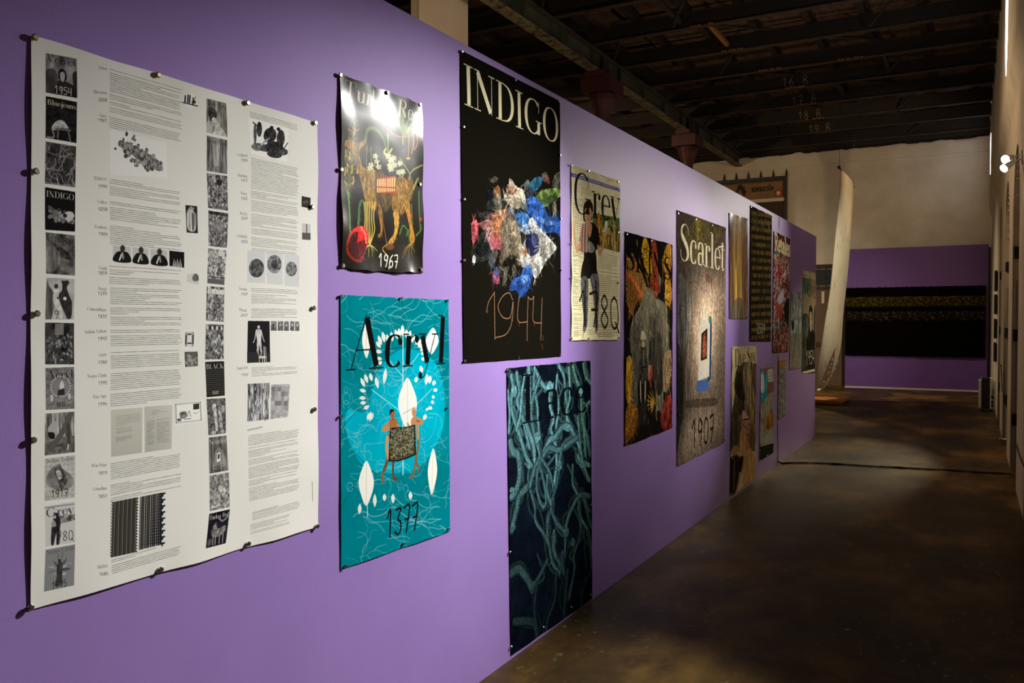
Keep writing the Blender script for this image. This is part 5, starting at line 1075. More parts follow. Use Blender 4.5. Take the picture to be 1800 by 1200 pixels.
def floor_material():
    m, nt, b = new_mat('stained concrete')
    L = nt.links.new
    tc = nt.nodes.new('ShaderNodeTexCoord')
    def nz(scale, detail=6, rough=.6, st=(1, 1, 1)):
        mp = nt.nodes.new('ShaderNodeMapping'); mp.inputs['Scale'].default_value = st; L(tc.outputs['Object'], mp.inputs[0])
        n = nt.nodes.new('ShaderNodeTexNoise'); n.inputs['Scale'].default_value = scale; n.inputs['Detail'].default_value = detail; n.inputs['Roughness'].default_value = rough; L(mp.outputs[0], n.inputs[0]); return n
    a = nz(.9, 8, .65, (1.4, .8, 1)); r = nt.nodes.new('ShaderNodeValToRGB'); e = r.color_ramp.elements
    e[0].position, e[0].color = .34, s2l((34, 25, 11)); e[1].position, e[1].color = .68, s2l((124, 96, 44))
    k = r.color_ramp.elements.new(.5); k.color = s2l((64, 47, 21)); L(a.outputs[0], r.inputs[0])
    c = nz(22, 5, .6, (1, .7, 1)); r2 = nt.nodes.new('ShaderNodeValToRGB'); r2.color_ramp.elements[0].position, r2.color_ramp.elements[1].position = .60, .70; L(c.outputs[0], r2.inputs[0])
    g = nz(1.6, 3); r3 = nt.nodes.new('ShaderNodeValToRGB'); r3.color_ramp.elements[0].position, r3.color_ramp.elements[1].position = .46, .66; L(g.outputs[0], r3.inputs[0])
    mu = nt.nodes.new('ShaderNodeMath'); mu.operation = 'MULTIPLY'; L(r2.outputs[0], mu.inputs[0]); L(r3.outputs[0], mu.inputs[1])
    mx = nt.nodes.new('ShaderNodeMix'); mx.data_type = 'RGBA'; L(mu.outputs[0], mx.inputs['Factor']); L(r.outputs[0], mx.inputs[6]); mx.inputs[7].default_value = s2l((150, 134, 96)); L(mx.outputs[2], b.inputs['Base Color'])
    d = nz(2.2, 6); r4 = nt.nodes.new('ShaderNodeMapRange'); r4.inputs['To Min'].default_value = .28; r4.inputs['To Max'].default_value = .62; L(d.outputs[0], r4.inputs[0]); L(r4.outputs[0], b.inputs['Roughness'])
    h = nz(14, 6); bp = nt.nodes.new('ShaderNodeBump'); bp.inputs['Strength'].default_value = .18; bp.inputs['Distance'].default_value = .01; L(h.outputs[0], bp.inputs['Height']); L(bp.outputs[0], b.inputs['Normal'])
    b.inputs['Specular IOR Level'].default_value = .15
    return m
M['floor'] = floor_material()

# ---------------------------------------------------------------- mesh helpers
def link(name, me, m=None, parent=None, loc=(0, 0, 0)):
    o = bpy.data.objects.new(name, me); COL.objects.link(o)
    if m is not None and not me.materials: me.materials.append(m)
    o.location = loc
    if parent: o.parent = parent
    return o
def bm_obj(name, bm, m, parent=None, loc=(0, 0, 0), smooth=False):
    me = bpy.data.meshes.new(name); bm.normal_update(); bm.to_mesh(me); bm.free()
    if smooth:
        for p in me.polygons: p.use_smooth = True
    return link(name, me, m, parent, loc)
def add_box(bm, x0, x1, y0, y1, z0, z1, bev=0.0):
    r = bmesh.ops.create_cube(bm, size=1)
    for v in r['verts']:
        v.co = Vector(((x0 + x1) / 2 + v.co.x * (x1 - x0), (y0 + y1) / 2 + v.co.y * (y1 - y0), (z0 + z1) / 2 + v.co.z * (z1 - z0)))
    if bev:
        es = list({e for v in r['verts'] for e in v.link_edges})
        bmesh.ops.bevel(bm, geom=es, offset=bev, segments=2, affect='EDGES')
def box(name, x0, x1, y0, y1, z0, z1, m, parent=None, bev=0.0, origin=None):
    """box given in world coordinates; its origin at the base centre unless the parent sits elsewhere"""
    o = origin if origin is not None else ((x0 + x1) / 2, (y0 + y1) / 2, z0)
    bm = bmesh.new(); add_box(bm, x0 - o[0], x1 - o[0], y0 - o[1], y1 - o[1], z0 - o[2], z1 - o[2], bev)
    p = Vector(o) - (parent.location if parent else Vector((0, 0, 0)))
    return bm_obj(name, bm, m, parent, p)
def add_tube(bm, pts, rad, n=8, cap=True):
    pts = [Vector(p) for p in pts]; rings = []
    for i, p in enumerate(pts):
        d = (pts[min(i + 1, len(pts) - 1)] - pts[max(i - 1, 0)]).normalized()
        u = d.cross(Vector((0, 0, 1)));  u = d.cross(Vector((1, 0, 0))) if u.length < .05 else u
        u.normalize(); w = d.cross(u)
        r = rad[i] if hasattr(rad, '__len__') else rad
        rings.append([bm.verts.new(p + r * (math.cos(2 * math.pi * k / n) * u + math.sin(2 * math.pi * k / n) * w)) for k in range(n)])
    for a, b in zip(rings, rings[1:]):
        for k in range(n): bm.faces.new((a[k], a[(k + 1) % n], b[(k + 1) % n], b[k]))
    if cap: bm.faces.new(rings[0][::-1]); bm.faces.new(rings[-1])
def add_lathe(bm, prof, n=20):
    rings = [[bm.verts.new((r * math.cos(2 * math.pi * k / n), r * math.sin(2 * math.pi * k / n), z)) for k in range(n)] for r, z in prof]
    for a, b in zip(rings, rings[1:]):
        for k in range(n): bm.faces.new((a[k], a[(k + 1) % n], b[(k + 1) % n], b[k]))
    bm.faces.new(rings[0][::-1]); bm.faces.new(rings[-1])
def tag(o, label=None, cat=None, group=None, kind=None):
    if label: o['label'] = label
    if cat: o['category'] = cat
    if group: o['group'] = group
    if kind: o['kind'] = kind
    return o
def empty(name, loc):
    o = bpy.data.objects.new(name, None); COL.objects.link(o); o.location = loc; o.empty_display_size = .1
    return o
def struct(o): o['kind'] = 'structure'; return o
def P3(a): return [Vector((float(p[0]), float(p[1]), float(p[2]))) for p in a]

# ---------------------------------------------------------------- the hall
YEND = float(on_x([1433.5], [590], WX)[0, 0])
ZTOP = 2.60
fl = bmesh.new(); bmesh.ops.create_grid(fl, x_segments=30, y_segments=60, size=1)
for v in fl.verts: v.co = Vector((-6.75 + v.co.x * 7.75, 8.5 + v.co.y * 13.0, 0))
floor = struct(bm_obj('floor', fl, M['floor']))

YSEAM = float(on_x([1369], [400], WX)[0, 0])
wall = struct(empty('wall_left', (WX, 0, 0)))
box('panel', WX - .10, WX, -3.0, YSEAM - .003, 0, ZTOP, M['purple'], wall, .002)
box('panel', WX - .10, WX, YSEAM + .003, YEND, 0, ZTOP, M['purple'], wall, .002)

# back wall: plaster with a ragged top edge under the roof
bm = bmesh.new(); n = 150; x0, x1 = -14.5, .9
tv, bv = [], []
for i in range(n + 1):
    x = x0 + (x1 - x0) * i / n
    z = 5.47 + .05 * mnoise.noise((x * 2.3, 0, 0)) + .035 * mnoise.noise((x * 9, 3, 0))
    bv.append(bm.verts.new((x, BY, 0))); tv.append(bm.verts.new((x, BY, z)))
for i in range(n): bm.faces.new((bv[i], bv[i + 1], tv[i + 1], tv[i]))
r = bmesh.ops.extrude_face_region(bm, geom=list(bm.faces))
for v in [g for g in r['geom'] if isinstance(g, bmesh.types.BMVert)]: v.co.y += .4
bmesh.ops.recalc_face_normals(bm, faces=bm.faces)
wb = struct(bm_obj('wall_back', bm, M['plaster']))
bm = bmesh.new(); lo, hi = [], []
for i in range(n + 1):
    x = x0 + (x1 - .35 - x0) * i / n
    lo.append(bm.verts.new((x, BY - .035, 5.16 + .03 * mnoise.noise((x * 1.7, 8, 0)) + .015 * mnoise.noise((x * 8, 1, 0)))))
    hi.append(bm.verts.new((x, BY - .035, 5.44 + .05 * mnoise.noise((x * 2.3, 0, 0)) + .035 * mnoise.noise((x * 9, 3, 0)))))
for i in range(n): bm.faces.new((lo[i], lo[i + 1], hi[i + 1], hi[i]))
r = bmesh.ops.extrude_face_region(bm, geom=list(bm.faces))
for v in [g for g in r['geom'] if isinstance(g, bmesh.types.BMVert)]: v.co.y += .05
bmesh.ops.recalc_face_normals(bm, faces=bm.faces)
tag(bm_obj('plaster_ledge', bm, M['plaster'], wb))
box('wall_plate', -14.4, .3, BY - .02, BY + .38, 5.53, 5.80, M['timber'], wb)

# right wall: thick masonry with arched recesses
niches = [(6.0, 7.45), (8.7, 10.06), (11.0, 12.55), (13.75, 14.95)]
def arch_wall():
    cu = bpy.data.curves.new('w', 'CURVE'); cu.dimensions = '2D'; cu.fill_mode = 'BOTH'; cu.extrude = .25
    def sp(pts):
        s = cu.splines.new('POLY'); s.points.add(len(pts) - 1)
        for q, p in zip(s.points, pts): q.co = (p[0], p[1], 0, 1)
        s.use_cyclic_u = True
    out = [(-3, 0)]
    for a, b in niches:
        r = (b - a) / 2; c = (a + b) / 2; hz = 3.18 - r
        out += [(a, 0), (a, hz)] + [(c - r * math.cos(t), hz + r * math.sin(t)) for t in np.linspace(0, math.pi, 15)[1:-1]] + [(b, hz), (b, 0)]
    out += [(BY, 0), (BY, 3.7), (-3, 3.7)]
    sp(out)
    o = bpy.data.objects.new('w', cu); COL.objects.link(o)
    dg = bpy.context.evaluated_depsgraph_get(); me = bpy.data.meshes.new_from_object(o.evaluated_get(dg))
    bpy.data.objects.remove(o)
    for v in me.vertices:
        y, z, t = v.co
        v.co = (RX + .25 - t, y, z)
    bm = bmesh.new(); bm.from_mesh(me); bmesh.ops.recalc_face_normals(bm, faces=bm.faces)
    bpy.data.meshes.remove(me)
    return bm
wr = struct(bm_obj('wall_right', arch_wall(), M['plaster_right']))
bm = bmesh.new()
add_box(bm, RX - .06, RX + .5, -3, BY, 3.95, 5.9)
vs = [bm.verts.new(p) for p in ((RX, -3, 3.7), (RX - .06, -3, 3.95), (RX + .5, -3, 3.95), (RX + .5, -3, 3.7), (RX, BY, 3.7), (RX - .06, BY, 3.95), (RX + .5, BY, 3.95), (RX + .5, BY, 3.7))]
for f in ((0, 1, 5, 4), (0, 3, 2, 1), (4, 5, 6, 7)): bm.faces.new([vs[i] for i in f])
bmesh.ops.recalc_face_normals(bm, faces=bm.faces)
bm_obj('upper_course', bm, M['plaster_right'], wr)
for a, b in niches:
    box('recess_back', RX + .36, RX + .5, a - .01, b + .01, 0, 3.2, M['plaster_right'], wr)
    box('recess_board', RX + .26, RX + .30, a + .03, b - .03, .0, 1.92, M['board'], wr)
    box('jamb_board', RX + .03, RX + .26, b - .03, b - .0005, 0, 1.92, M['board'], wr)
    # rough brick rings where the arch plaster has come away
    r = (b - a) / 2; c = (a + b) / 2; hz = 3.18 - r
    for k in range(9):
        t = math.pi * (.56 + .045 * k)
        bm = bmesh.new(); add_box(bm, .02, .36, -.035, .035, -.004, .03, .004)
        o = bm_obj('brick', bm, M['plaster_right'], wr, (RX, c - (r + .005) * math.cos(t), hz + (r - .012) * math.sin(t)))
        o.rotation_euler = (math.pi / 2 - t + math.pi, 0, 0)
    for z in (.5, 1.36, 2.2):
        box('iron_bracket', RX + .012, RX + .075, b - .07, b - .0005, z - .06, z + .06, M['iron'], wr)
def pointed_pane(name, yc, w, z0, z1):
    x = RX - .06
    bm = bmesh.new()
    prof = [(0, z0), (w * .32, z0 + .18), (w * .5, z0 + .42), (w * .5, z1 - .3), (w * .3, z1 - .08), (0, z1)]
    pts = prof + [(-y, z) for y, z in prof[::-1]][1:-1]
    f = bm.faces.new([bm.verts.new((x - .004, yc + y, z)) for y, z in pts])
    r = bmesh.ops.extrude_face_region(bm, geom=[f])
    for v in [g for g in r['geom'] if isinstance(g, bmesh.types.BMVert)]: v.co.x += .01
    bmesh.ops.recalc_face_normals(bm, faces=bm.faces)
    struct(bm_obj(name, bm, M['sky_pane']))
pointed_pane('window_1', 10.75, .62, 4.18, 5.45)
pointed_pane('window_2', 19.9, .5, 4.5, 5.35)

# white boxed pillar rising behind the purple wall
pa = on_y([722, 737], [40, 40], 7.75); pxp = float(pa[1, 0]); pyb = float(on_x([823], [40], pxp)[0, 0])
pl = struct(empty('pillar', (pxp, 7.75, 0)))
box('boxing', float(pa[0, 0]), pxp, 7.75, pyb, 0, 5.9, M['pillar'], pl, .004)
box('edge_strip', pxp - .015, pxp + .006, 7.742, 7.77, 0, 5.9, M['pillar'], pl)

# ---------------------------------------------------------------- roof
ceil = struct(empty('ceiling', (0, 0, 5.5)))
JY = [11.56 + 1.27 * k for k in range(-8, 8)]
def joist_mesh():
    bm = bmesh.new(); add_box(bm, -14.3, .29, -.012, .012, 0.0, .20); me = bpy.data.meshes.new('joist'); bm.to_mesh(me); bm.free(); me.materials.append(M['iron']); return me
def flange_mesh():
    bm = bmesh.new(); add_box(bm, -14.3, .29, -.05, .05, -.012, 0); add_box(bm, -14.3, .29, -.05, .05, .20, .212); me = bpy.data.meshes.new('joist_flange'); bm.to_mesh(me); bm.free(); me.materials.append(M['iron_lit_edge']); return me
jm, fm = joist_mesh(), flange_mesh()
joists = []
for y in JY:
    j = link('joist', jm, None, ceil, (0, y, .07)); joists.append(j)
    link('joist_flange', fm, None, j)
bm = bmesh.new(); add_box(bm, -.045, .045, -3.0, BY, 0, .09); rm = bpy.data.meshes.new('rafter'); bm.to_mesh(rm); bm.free(); rm.materials.append(M['timber'])
for k in range(20): link('rafter', rm, None, ceil, (.05 - .72 * k, 0, .285 + .008 * (k % 2)))
# boards over the rafters, gaps between them
rr = random.Random(4)
bm = bmesh.new(); add_box(bm, -2.4, 2.4, -.20, .20, 0, .025); dm = bpy.data.meshes.new('roof_board'); bm.to_mesh(dm); bm.free(); dm.materials.append(M['deck'])
for k in range(55):
    for c in range(3):
        o = link('roof_board', dm, None, ceil, (-2.1 - 4.85 * c, -1.5 + .42 * k, .40 + rr.uniform(0, .03))); o.rotation_euler = (rr.uniform(-.05, .05), rr.uniform(-.01, .01), rr.uniform(-.02, .02))
bm = bmesh.new(); add_box(bm, -14.4, .29, -3.0, BY + .3, 0, .03); bm_obj('roof_light_stop', bm, M['timber'], ceil, (0, 0, .50))  # dark sheet added above the boards to stop light through the gaps
# crossed bracing between joists
bm = bmesh.new(); add_tube(bm, [(0, -.60, 0), (0, .60, .17)], .02, 6); brm = bpy.data.meshes.new('brace'); bm.to_mesh(brm); bm.free(); brm.materials.append(M['timber'])
for i, y in enumerate(JY[4:-1]):
    for k in range(4):
        x = -1.0 - 1.9 * k - .5 * (i % 2)
        o = link('brace', brm, None, ceil, (x, y + .635, .09)); o.scale = (1, 1, 1 if (i + k) % 2 else -1); o.location.z = .09 if (i + k) % 2 else .26
        o.rotation_euler = (0, 0, .5 * (-1) ** (i + k))
# short pale laths
for x, y, m_ in ((-3.27, 12.18, 'lath'), (-2.1, 16.0, 'timber'), (-1.25, 14.8, 'timber'), (-3.6, 10.9, 'timber')):
    bm = bmesh.new(); add_box(bm, -.03, .03, -.60, .60, 0, .05); bm_obj('lath', bm, M[m_], ceil, (x, y, .13))
# rusty patches left on the lower flanges
for i, (xc, j) in enumerate([(-3.3, 8), (-3.2, 9), (-2.9, 10), (-2.75, 11), (-2.75, 12), (-2.8, 13), (-1.7, 10), (-3.0, 7)]):
    bm = bmesh.new()
    for k in range(7):
        x = xc + (k - 3) * .05 + rr.uniform(-.02, .02); add_box(bm, x - rr.uniform(.008, .024), x + .02, -.067, -.058, -.018, .004)
    bm_obj('paint_flake', bm, M['lath'], joists[j])
# chalk numbers on the last joists
def strokes_obj(name, text, x, y, z, h, m, parent, w=.012, gap=1.25, aspect=.55):
    bm = bmesh.new(); cx = 0
    for ch in text:
        for q in HD[ch]:
            p = spline([(a * h * aspect + cx, b * h) for a, b in q], 4)
            add_tube(bm, [(u, 0, v) for u, v in p], w, 4)
        cx += h * aspect * gap
    return bm_obj(name, bm, m, parent, (x, y, z))
for j, (t, px, py) in enumerate([('16 B', 1374, 156), ('17 B', 1391, 188), ('18 B', 1402, 213), ('19 B', 1421, 236)]):
    jo = joists[11 + j]
    p = on_y([px], [py], JY[11 + j] - .02)[0]
    strokes_obj('chalk_number', t, float(p[0]), -.0135, float(p[1]) - 5.57 + .02, .17, M['chalk'], jo, .008)

# girder on iron columns
gx = -5.05
gd = struct(empty('girder', (gx, 0, 5.28)))
box('web', gx - .01, gx + .01, -3, BY + .1, 5.30, 5.56, M['girder'], gd)
box('top_flange', gx - .10, gx + .10, -3, BY + .1, 5.55, 5.568, M['girder'], gd)
box('bottom_flange', gx - .085, gx + .085, -3, BY + .1, 5.28, 5.302, M['flange'], gd)
for k in range(16):
    y = 4.0 + 1.1 * k
    box('stiffener', gx + .01, gx + .07, y, y + .02, 5.302, 5.55, M['girder'], gd)
for y in (12.2, 16.65):
    c = struct(empty('column', (gx, y, 0)))
    bm = bmesh.new(); add_lathe(bm, [(.16, 0), (.16, .12), (.13, .16), (.115, .3), (.105, 4.5), (.12, 4.52), (.12, 4.56), (.105, 4.58)], 16); bm_obj('shaft', bm, M['column'], c, smooth=False)
    bm = bmesh.new(); add_lathe(bm, [(.105, 4.58), (.12, 4.7), (.18, 4.86), (.20, 4.9), (.20, 4.98), (.15, 5.0)], 16); add_box(bm, -.24, .24, -.28, .28, 4.99, 5.20); add_box(bm, -.14, .14, -.36, .36, 5.2, 5.278)
    bm_obj('capital', bm, M['column'], c)
    bm = bmesh.new(); add_box(bm, .012, .06, -.12, .12, 5.30, 5.55); add_box(bm, -.05, .05, -.10, .10, 5.569, 5.62); bm_obj('girder_shoe', bm, M['iron'], c)
# ---------------------------------------------------------------- posters
def print_mat(name, im, rough, coat, bump=0.0):
    m, nt, b = new_mat(name)
    t = nt.nodes.new('ShaderNodeTexImage'); t.image = im; t.extension = 'EXTEND'; t.interpolation = 'Linear'
    uv = nt.nodes.new('ShaderNodeUVMap'); uv.uv_map = 'print'
    nt.links.new(uv.outputs[0], t.inputs[0]); nt.links.new(t.outputs[0], b.inputs['Base Color'])
    b.inputs['Specular IOR Level'].default_value = .0 if coat < .05 else .09
    b.inputs['Roughness'].default_value = rough; b.inputs['Coat Weight'].default_value = coat; b.inputs['Coat Roughness'].default_value = .12
    n = nt.nodes.new('ShaderNodeTexNoise'); n.inputs['Scale'].default_value = 3.2; n.inputs['Detail'].default_value = 2
    tc = nt.nodes.new('ShaderNodeTexCoord'); nt.links.new(tc.outputs['Object'], n.inputs[0])
    bp = nt.nodes.new('ShaderNodeBump'); bp.inputs['Strength'].default_value = bump; bp.inputs['Distance'].default_value = .1
    nt.links.new(n.outputs[0], bp.inputs['Height']); nt.links.new(bp.outputs[0], b.inputs['Normal']); nt.links.new(bp.outputs[0], b.inputs['Coat Normal'])
    return m

def pin_mesh(r, m):
    bm = bmesh.new(); add_lathe(bm, [(r * .6, -.002), (r * .7, .001), (r, .002), (r, .005), (r * .7, .007)], 10)
    me = bpy.data.meshes.new('pin'); bm.to_mesh(me); bm.free(); me.materials.append(m)
    return me
PIN = {'big': pin_mesh(.0075, M['steel']), 'brass': pin_mesh(.0075, M['brass']), 'small': pin_mesh(.0055, M['steel'])}

def poster(name, A, label, rough=.5, coat=0.0, amp=.008, pins=None, pin='small', npin=(3, 4), bump=0.02, nx=6, ny=8, cat='poster'):
    q = A.corners
    y_c = q[:, 0].mean(); z_b = max(q[:, 1].min(), .008)
    base = Vector((WX, y_c, z_b))
    Nu, Nv = 40, 48
    bm = bmesh.new(); uvl = bm.loops.layers.uv.new('print')
    seed = A.w * .37
    def edge(s): return max(0, 1 - min(s, 1 - s) / .16)
    V = []; U = {}
    for j in range(Nv + 1):
        v = j / Nv; row = []
        for i in range(Nu + 1):
            u = i / Nu
            p = (1 - v) * ((1 - u) * q[0] + u * q[1]) + v * ((1 - u) * q[3] + u * q[2])
            d = .30 * amp * (edge(v) ** 1.5 * math.sin(math.pi * u * npin[0]) ** 2 + edge(u) ** 1.5 * math.sin(math.pi * v * npin[1]) ** 2 * .8)
            d += amp * .3 * (.5 + .5 * mnoise.noise((u * 2.2 + seed, v * 3.0, seed)))
            # the sheet creeps a little along its edges between the pins
            wob = amp * .30 * mnoise.noise((u * 7, v * 7, seed + 9))
            z = max(p[1] + wob * (1 if abs(v - .5) > .48 else .3), .008)
            row.append(bm.verts.new(Vector((WX + .0025 + d, p[0] + wob * .8, z)) - base)); U[row[-1]] = ((p[0] - A.y0) / (A.y1 - A.y0), (p[1] - A.z0) / (A.z1 - A.z0))
        V.append(row)
    for j in range(Nv):
        for i in range(Nu):
            f = bm.faces.new((V[j + 1][i], V[j + 1][i + 1], V[j][i + 1], V[j][i])); f.smooth = True
            for l in f.loops: l[uvl].uv = U[l.vert]
    bmesh.ops.recalc_face_normals(bm, faces=bm.faces)
    if sum(f.normal.x for f in bm.faces) < 0: bmesh.ops.reverse_faces(bm, faces=bm.faces)
    for e in bm.edges:
        if e.is_boundary: e.smooth = False
    o = bm_obj(name, bm, print_mat('print ' + label[:30], A.image('print ' + name), rough, coat, bump), None, base)
    so = o.modifiers.new('thickness', 'SOLIDIFY'); so.thickness = .0012; so.offset = -1
    tag(o, label, cat, 'posters pinned on the purple wall')
    if pins is None:
        pts = []
        for a in range(npin[0] + 1):
            for e in (0, 1): pts.append((a / npin[0], .012 if e == 0 else .988))
        for b in range(1, npin[1]):
            for e in (.022, .978): pts.append((e, b / npin[1]))
        W = [(1 - v) * ((1 - u) * q[0] + u * q[1]) + v * ((1 - u) * q[3] + u * q[2]) for u, v in pts]
        W = [w * [1, 1] + [(.012 if w[0] < y_c else -.012) if abs(w[0] - y_c) > .4 * (q[1, 0] - q[0, 0]) else 0, 0] for w in W]
    else:
        a = np.array(pins, float); W = on_x(a[:, 0], a[:, 1], WX + .006)
    for k, w in enumerate(W):
        ps = PIN['brass'] if pin == 'big' and w[1] > 1.9 else PIN[pin]
        pz = max(float(w[1]), .02)
        po = link('pin', ps, None, o, Vector((WX + .0055, float(w[0]), pz)) - base); po.rotation_euler = (0, math.pi / 2, 0)
    return o

poster('poster', art_text(), 'large white text poster with columns of small print and grey cover pictures', .55, 0, .011,
       [(60, 66), (277, 132), (434, 181), (553, 216), (62, 301), (64, 551), (58, 773), (53, 1067), (282, 1000), (436, 955), (557, 924), (551, 541), (552, 719), (548, 364)], 'big', (3, 4), .02)
poster('poster', art_turkey(), 'glossy black poster of a llama among plants titled Turkey Red', .22, .06, .026,
       [(597, 132), (680, 163), (737, 184), (599, 298), (737, 324), (602, 467), (681, 471), (739, 474)], 'big', (2, 2), .07)
poster('poster', art_acryl(), 'turquoise poster titled Acryl with white leaves and two figures holding a cloth', .62, 0, .006,
       [(600, 520), (705, 524), (786, 528), (599, 731), (785, 717), (607, 994), (709, 955), (788, 929)], 'small', (2, 2), .02)
poster('poster', art_indigo(), 'tall black poster titled INDIGO with a heap of coloured clothes', .62, 0, .006,
       [(811, 91), (905, 141), (982, 179), (814, 223), (815, 350), (815, 457), (984, 273), (985, 385), (985, 475), (817, 634), (911, 628), (984, 623)], 'small', (2, 4), .02)
poster('poster', art_lace(), 'dark blue poster of knotted teal ropes titled Lace, reaching the floor', .62, 0, .007,
       [(892, 650), (945, 643), (997, 639), (1035, 635), (897, 865), (896, 970), (1037, 887), (898, 1136), (954, 1102), (1003, 1067), (1037, 1045)], 'small', (3, 4), .04)
poster('poster', art_grey(), 'cream newsprint poster titled Grey with a dark haired woman in black', .62, 0, .012,
       [(1004, 291), (1034, 301), (1086, 320), (1086, 408), (1086, 497), (1004, 488), (1004, 428), (1004, 595), (1034, 595), (1087, 594)], 'small', (3, 4), .03)
poster('poster', art_skins(), 'poster of a grey elephant and a helmeted figure among orange plants', .62, 0, .012, None, 'small', (2, 4), .04)
poster('poster', art_scarlet(), 'tall brown poster titled Scarlet with an instant photo in a rock niche', .62, 0, .007, None, 'small', (3, 5), .03)
poster('poster', art_wax(), 'small golden brown glossy poster titled Wax Print', .13, .06, .012, None, 'small', (2, 3), .04)
poster('poster', art_black(), 'dark olive poster with rows of gold stitches reading BLACK 0509', .62, 0, .010, None, 'small', (3, 4), .03)
poster('poster', art_rags(), 'poster crowded with red and white rags under pale tall lettering', .62, 0, .012, None, 'small', (2, 4), .05)
poster('poster', art_camo(), 'narrow pale grey poster of tree trunks and bare legs', .62, 0, .010, None, 'small', (2, 3), .05)
poster('poster', art_velvet(), 'green and beige poster titled Velvet at the far end of the wall', .62, 0, .008, None, 'small', (2, 4), .03)
poster('poster', art_dye(), 'beige poster titled Dye Spy with two leaning heads, touching the floor', .62, 0, .012, None, 'small', (2, 4), .04)
poster('poster', art_blue(), 'small pale blue and rust poster of torn street bills near the floor', .62, 0, .008, None, 'small', (2, 3), .03)
poster('poster', art_silver(), 'smallest speckled grey poster, low beside the cable', .62, 0, .010, None, 'small', (2, 3), .03)

# ---------------------------------------------------------------- cable over the wall and across the floor
ys = YSEAM
cb = empty('cable', (WX, ys, 0))
bm = bmesh.new(); pts = [(-.10, 0, ZTOP + .006), (-.02, 0, ZTOP + .008), (.008, 0, ZTOP + .004), (.009, 0, ZTOP - .05)]
for k in range(50):
    z = ZTOP - .05 - (ZTOP - .08) * k / 49
    w = 0 if z > 1.1 else .035 * math.sin(z * 9) * (1.1 - z) + .02 * mnoise.noise((z * 6, 0, 0))
    pts.append(((-.0032 if 1.12 < z < 2.46 else .004), w, z))
add_tube(bm, pts, .0024, 6); bm_obj('wall_run', bm, M['cable_purple'], cb)
bm = bmesh.new(); pts = []
for k in range(60):
    t = k / 59; x = .008 + (RX - WX - .01) * t
    pts.append((x, .30 * t + .04 * mnoise.noise((t * 6, 2, 0)) + .25 - .18 * math.exp(-t * 18) - .07, .011))
pts[0] = (.012, 0, .03)
add_tube(bm, pts, [.009 + .006 * mnoise.noise((k * .3, 5, 0)) for k in range(60)], 8); bm_obj('floor_run', bm, M['cable'], cb)
tag(cb, 'thin cable hanging down the wall seam and crossing the floor as a black line', 'cable')

bm = bmesh.new(); add_tube(bm, [(RX - .008, 6.0 + .5 * k, .43 + .015 * math.sin(k * 1.3)) for k in range(6)] + [(RX - .008, 8.66, .43), (RX + .1, 8.72, .44), (RX + .24, 8.76, .46)], .006, 6)
tag(bm_obj('wall_cable', bm, M['cable'], None), 'thin dark cable running low along the white right wall', 'cable')
bm = bmesh.new(); add_tube(bm, [(RX - .006, 12.6 + .1 * k, .60 - .015 * math.sin(k) + (.06 * k if k < 5 else .3)) for k in range(11)], .006, 6)
tag(bm_obj('wall_cable', bm, M['cable'], None), 'short drooping cable on the right wall above the white box', 'cable')

# ---------------------------------------------------------------- spot lamps on the right wall
def spot_fixture(px, py, y, target, label):
    p = on_y([px], [py], y)[0]; pos = Vector((float(p[0]), y, float(p[1])))
    d = (Vector(target) - pos).normalized()
    t = empty('spotlight', pos)
    rot = d.to_track_quat('Z', 'Y').to_euler()
    bm = bmesh.new(); add_lathe(bm, [(.014, -.125), (.022, -.12), (.027, -.06), (.036, -.004), (.036, .0), (.031, .0)], 32); h = bm_obj('lamp_head', bm, M['box_white'], t, smooth=False); h.rotation_euler = rot
    bm = bmesh.new(); add_lathe(bm, [(.030, -.002), (.030, .003), (.02, .006)], 32); l = bm_obj('lens', bm, M['lens'], t); l.rotation_euler = rot; l.visible_shadow = True
    back = -d * .12
    bm = bmesh.new(); add_tube(bm, [back, back + Vector((.02, .03, .01)), Vector((RX - pos.x - .006, back.y + .05, back.z + .02))], .006, 8); bm_obj('arm', bm, M['box_white'], t)
    bm = bmesh.new(); add_box(bm, RX - pos.x - .012, RX - pos.x, back.y + .02, back.y + .08, back.z - .02, back.z + .06, .003); bm_obj('wall_bracket', bm, M['box_white'], t)
    tag(t, label, 'lamp', 'lit spot lamps on the right wall')
    return pos, d
LAMP1 = spot_fixture(1767, 280, 8.20, (-1.78, 4.6, 1.75), 'upper of two lit white spot lamps on the right wall')
LAMP2 = spot_fixture(1764.5, 296, 8.12, (-1.78, 6.2, 1.0), 'lower of two lit white spot lamps on the right wall')

# ---------------------------------------------------------------- four black square works on the right wall
for k, (ya, yb, nm) in enumerate(((475, 511, 'topmost'), (517, 552, 'second from the top'), (560, 595, 'third from the top'), (602, 636, 'lowest'))):
    zt = float(on_y([1748], [ya], 15.5)[0, 1]); zb = float(on_y([1748], [yb], 15.5)[0, 1])
    t = empty('wall_panel', (RX - .02, 15.7, zb))
    box('panel_face', RX - .045, RX - .008, 15.5, 15.86, zb, zt, M['black'], t, .006)
    box('backing_frame', RX - .008, RX, 15.53, 15.83, zb + .03, zt - .03, M['iron'], t)
    tag(t, f'{nm} of four small black square panels on the right wall', 'panel', 'black square panels on the right wall')

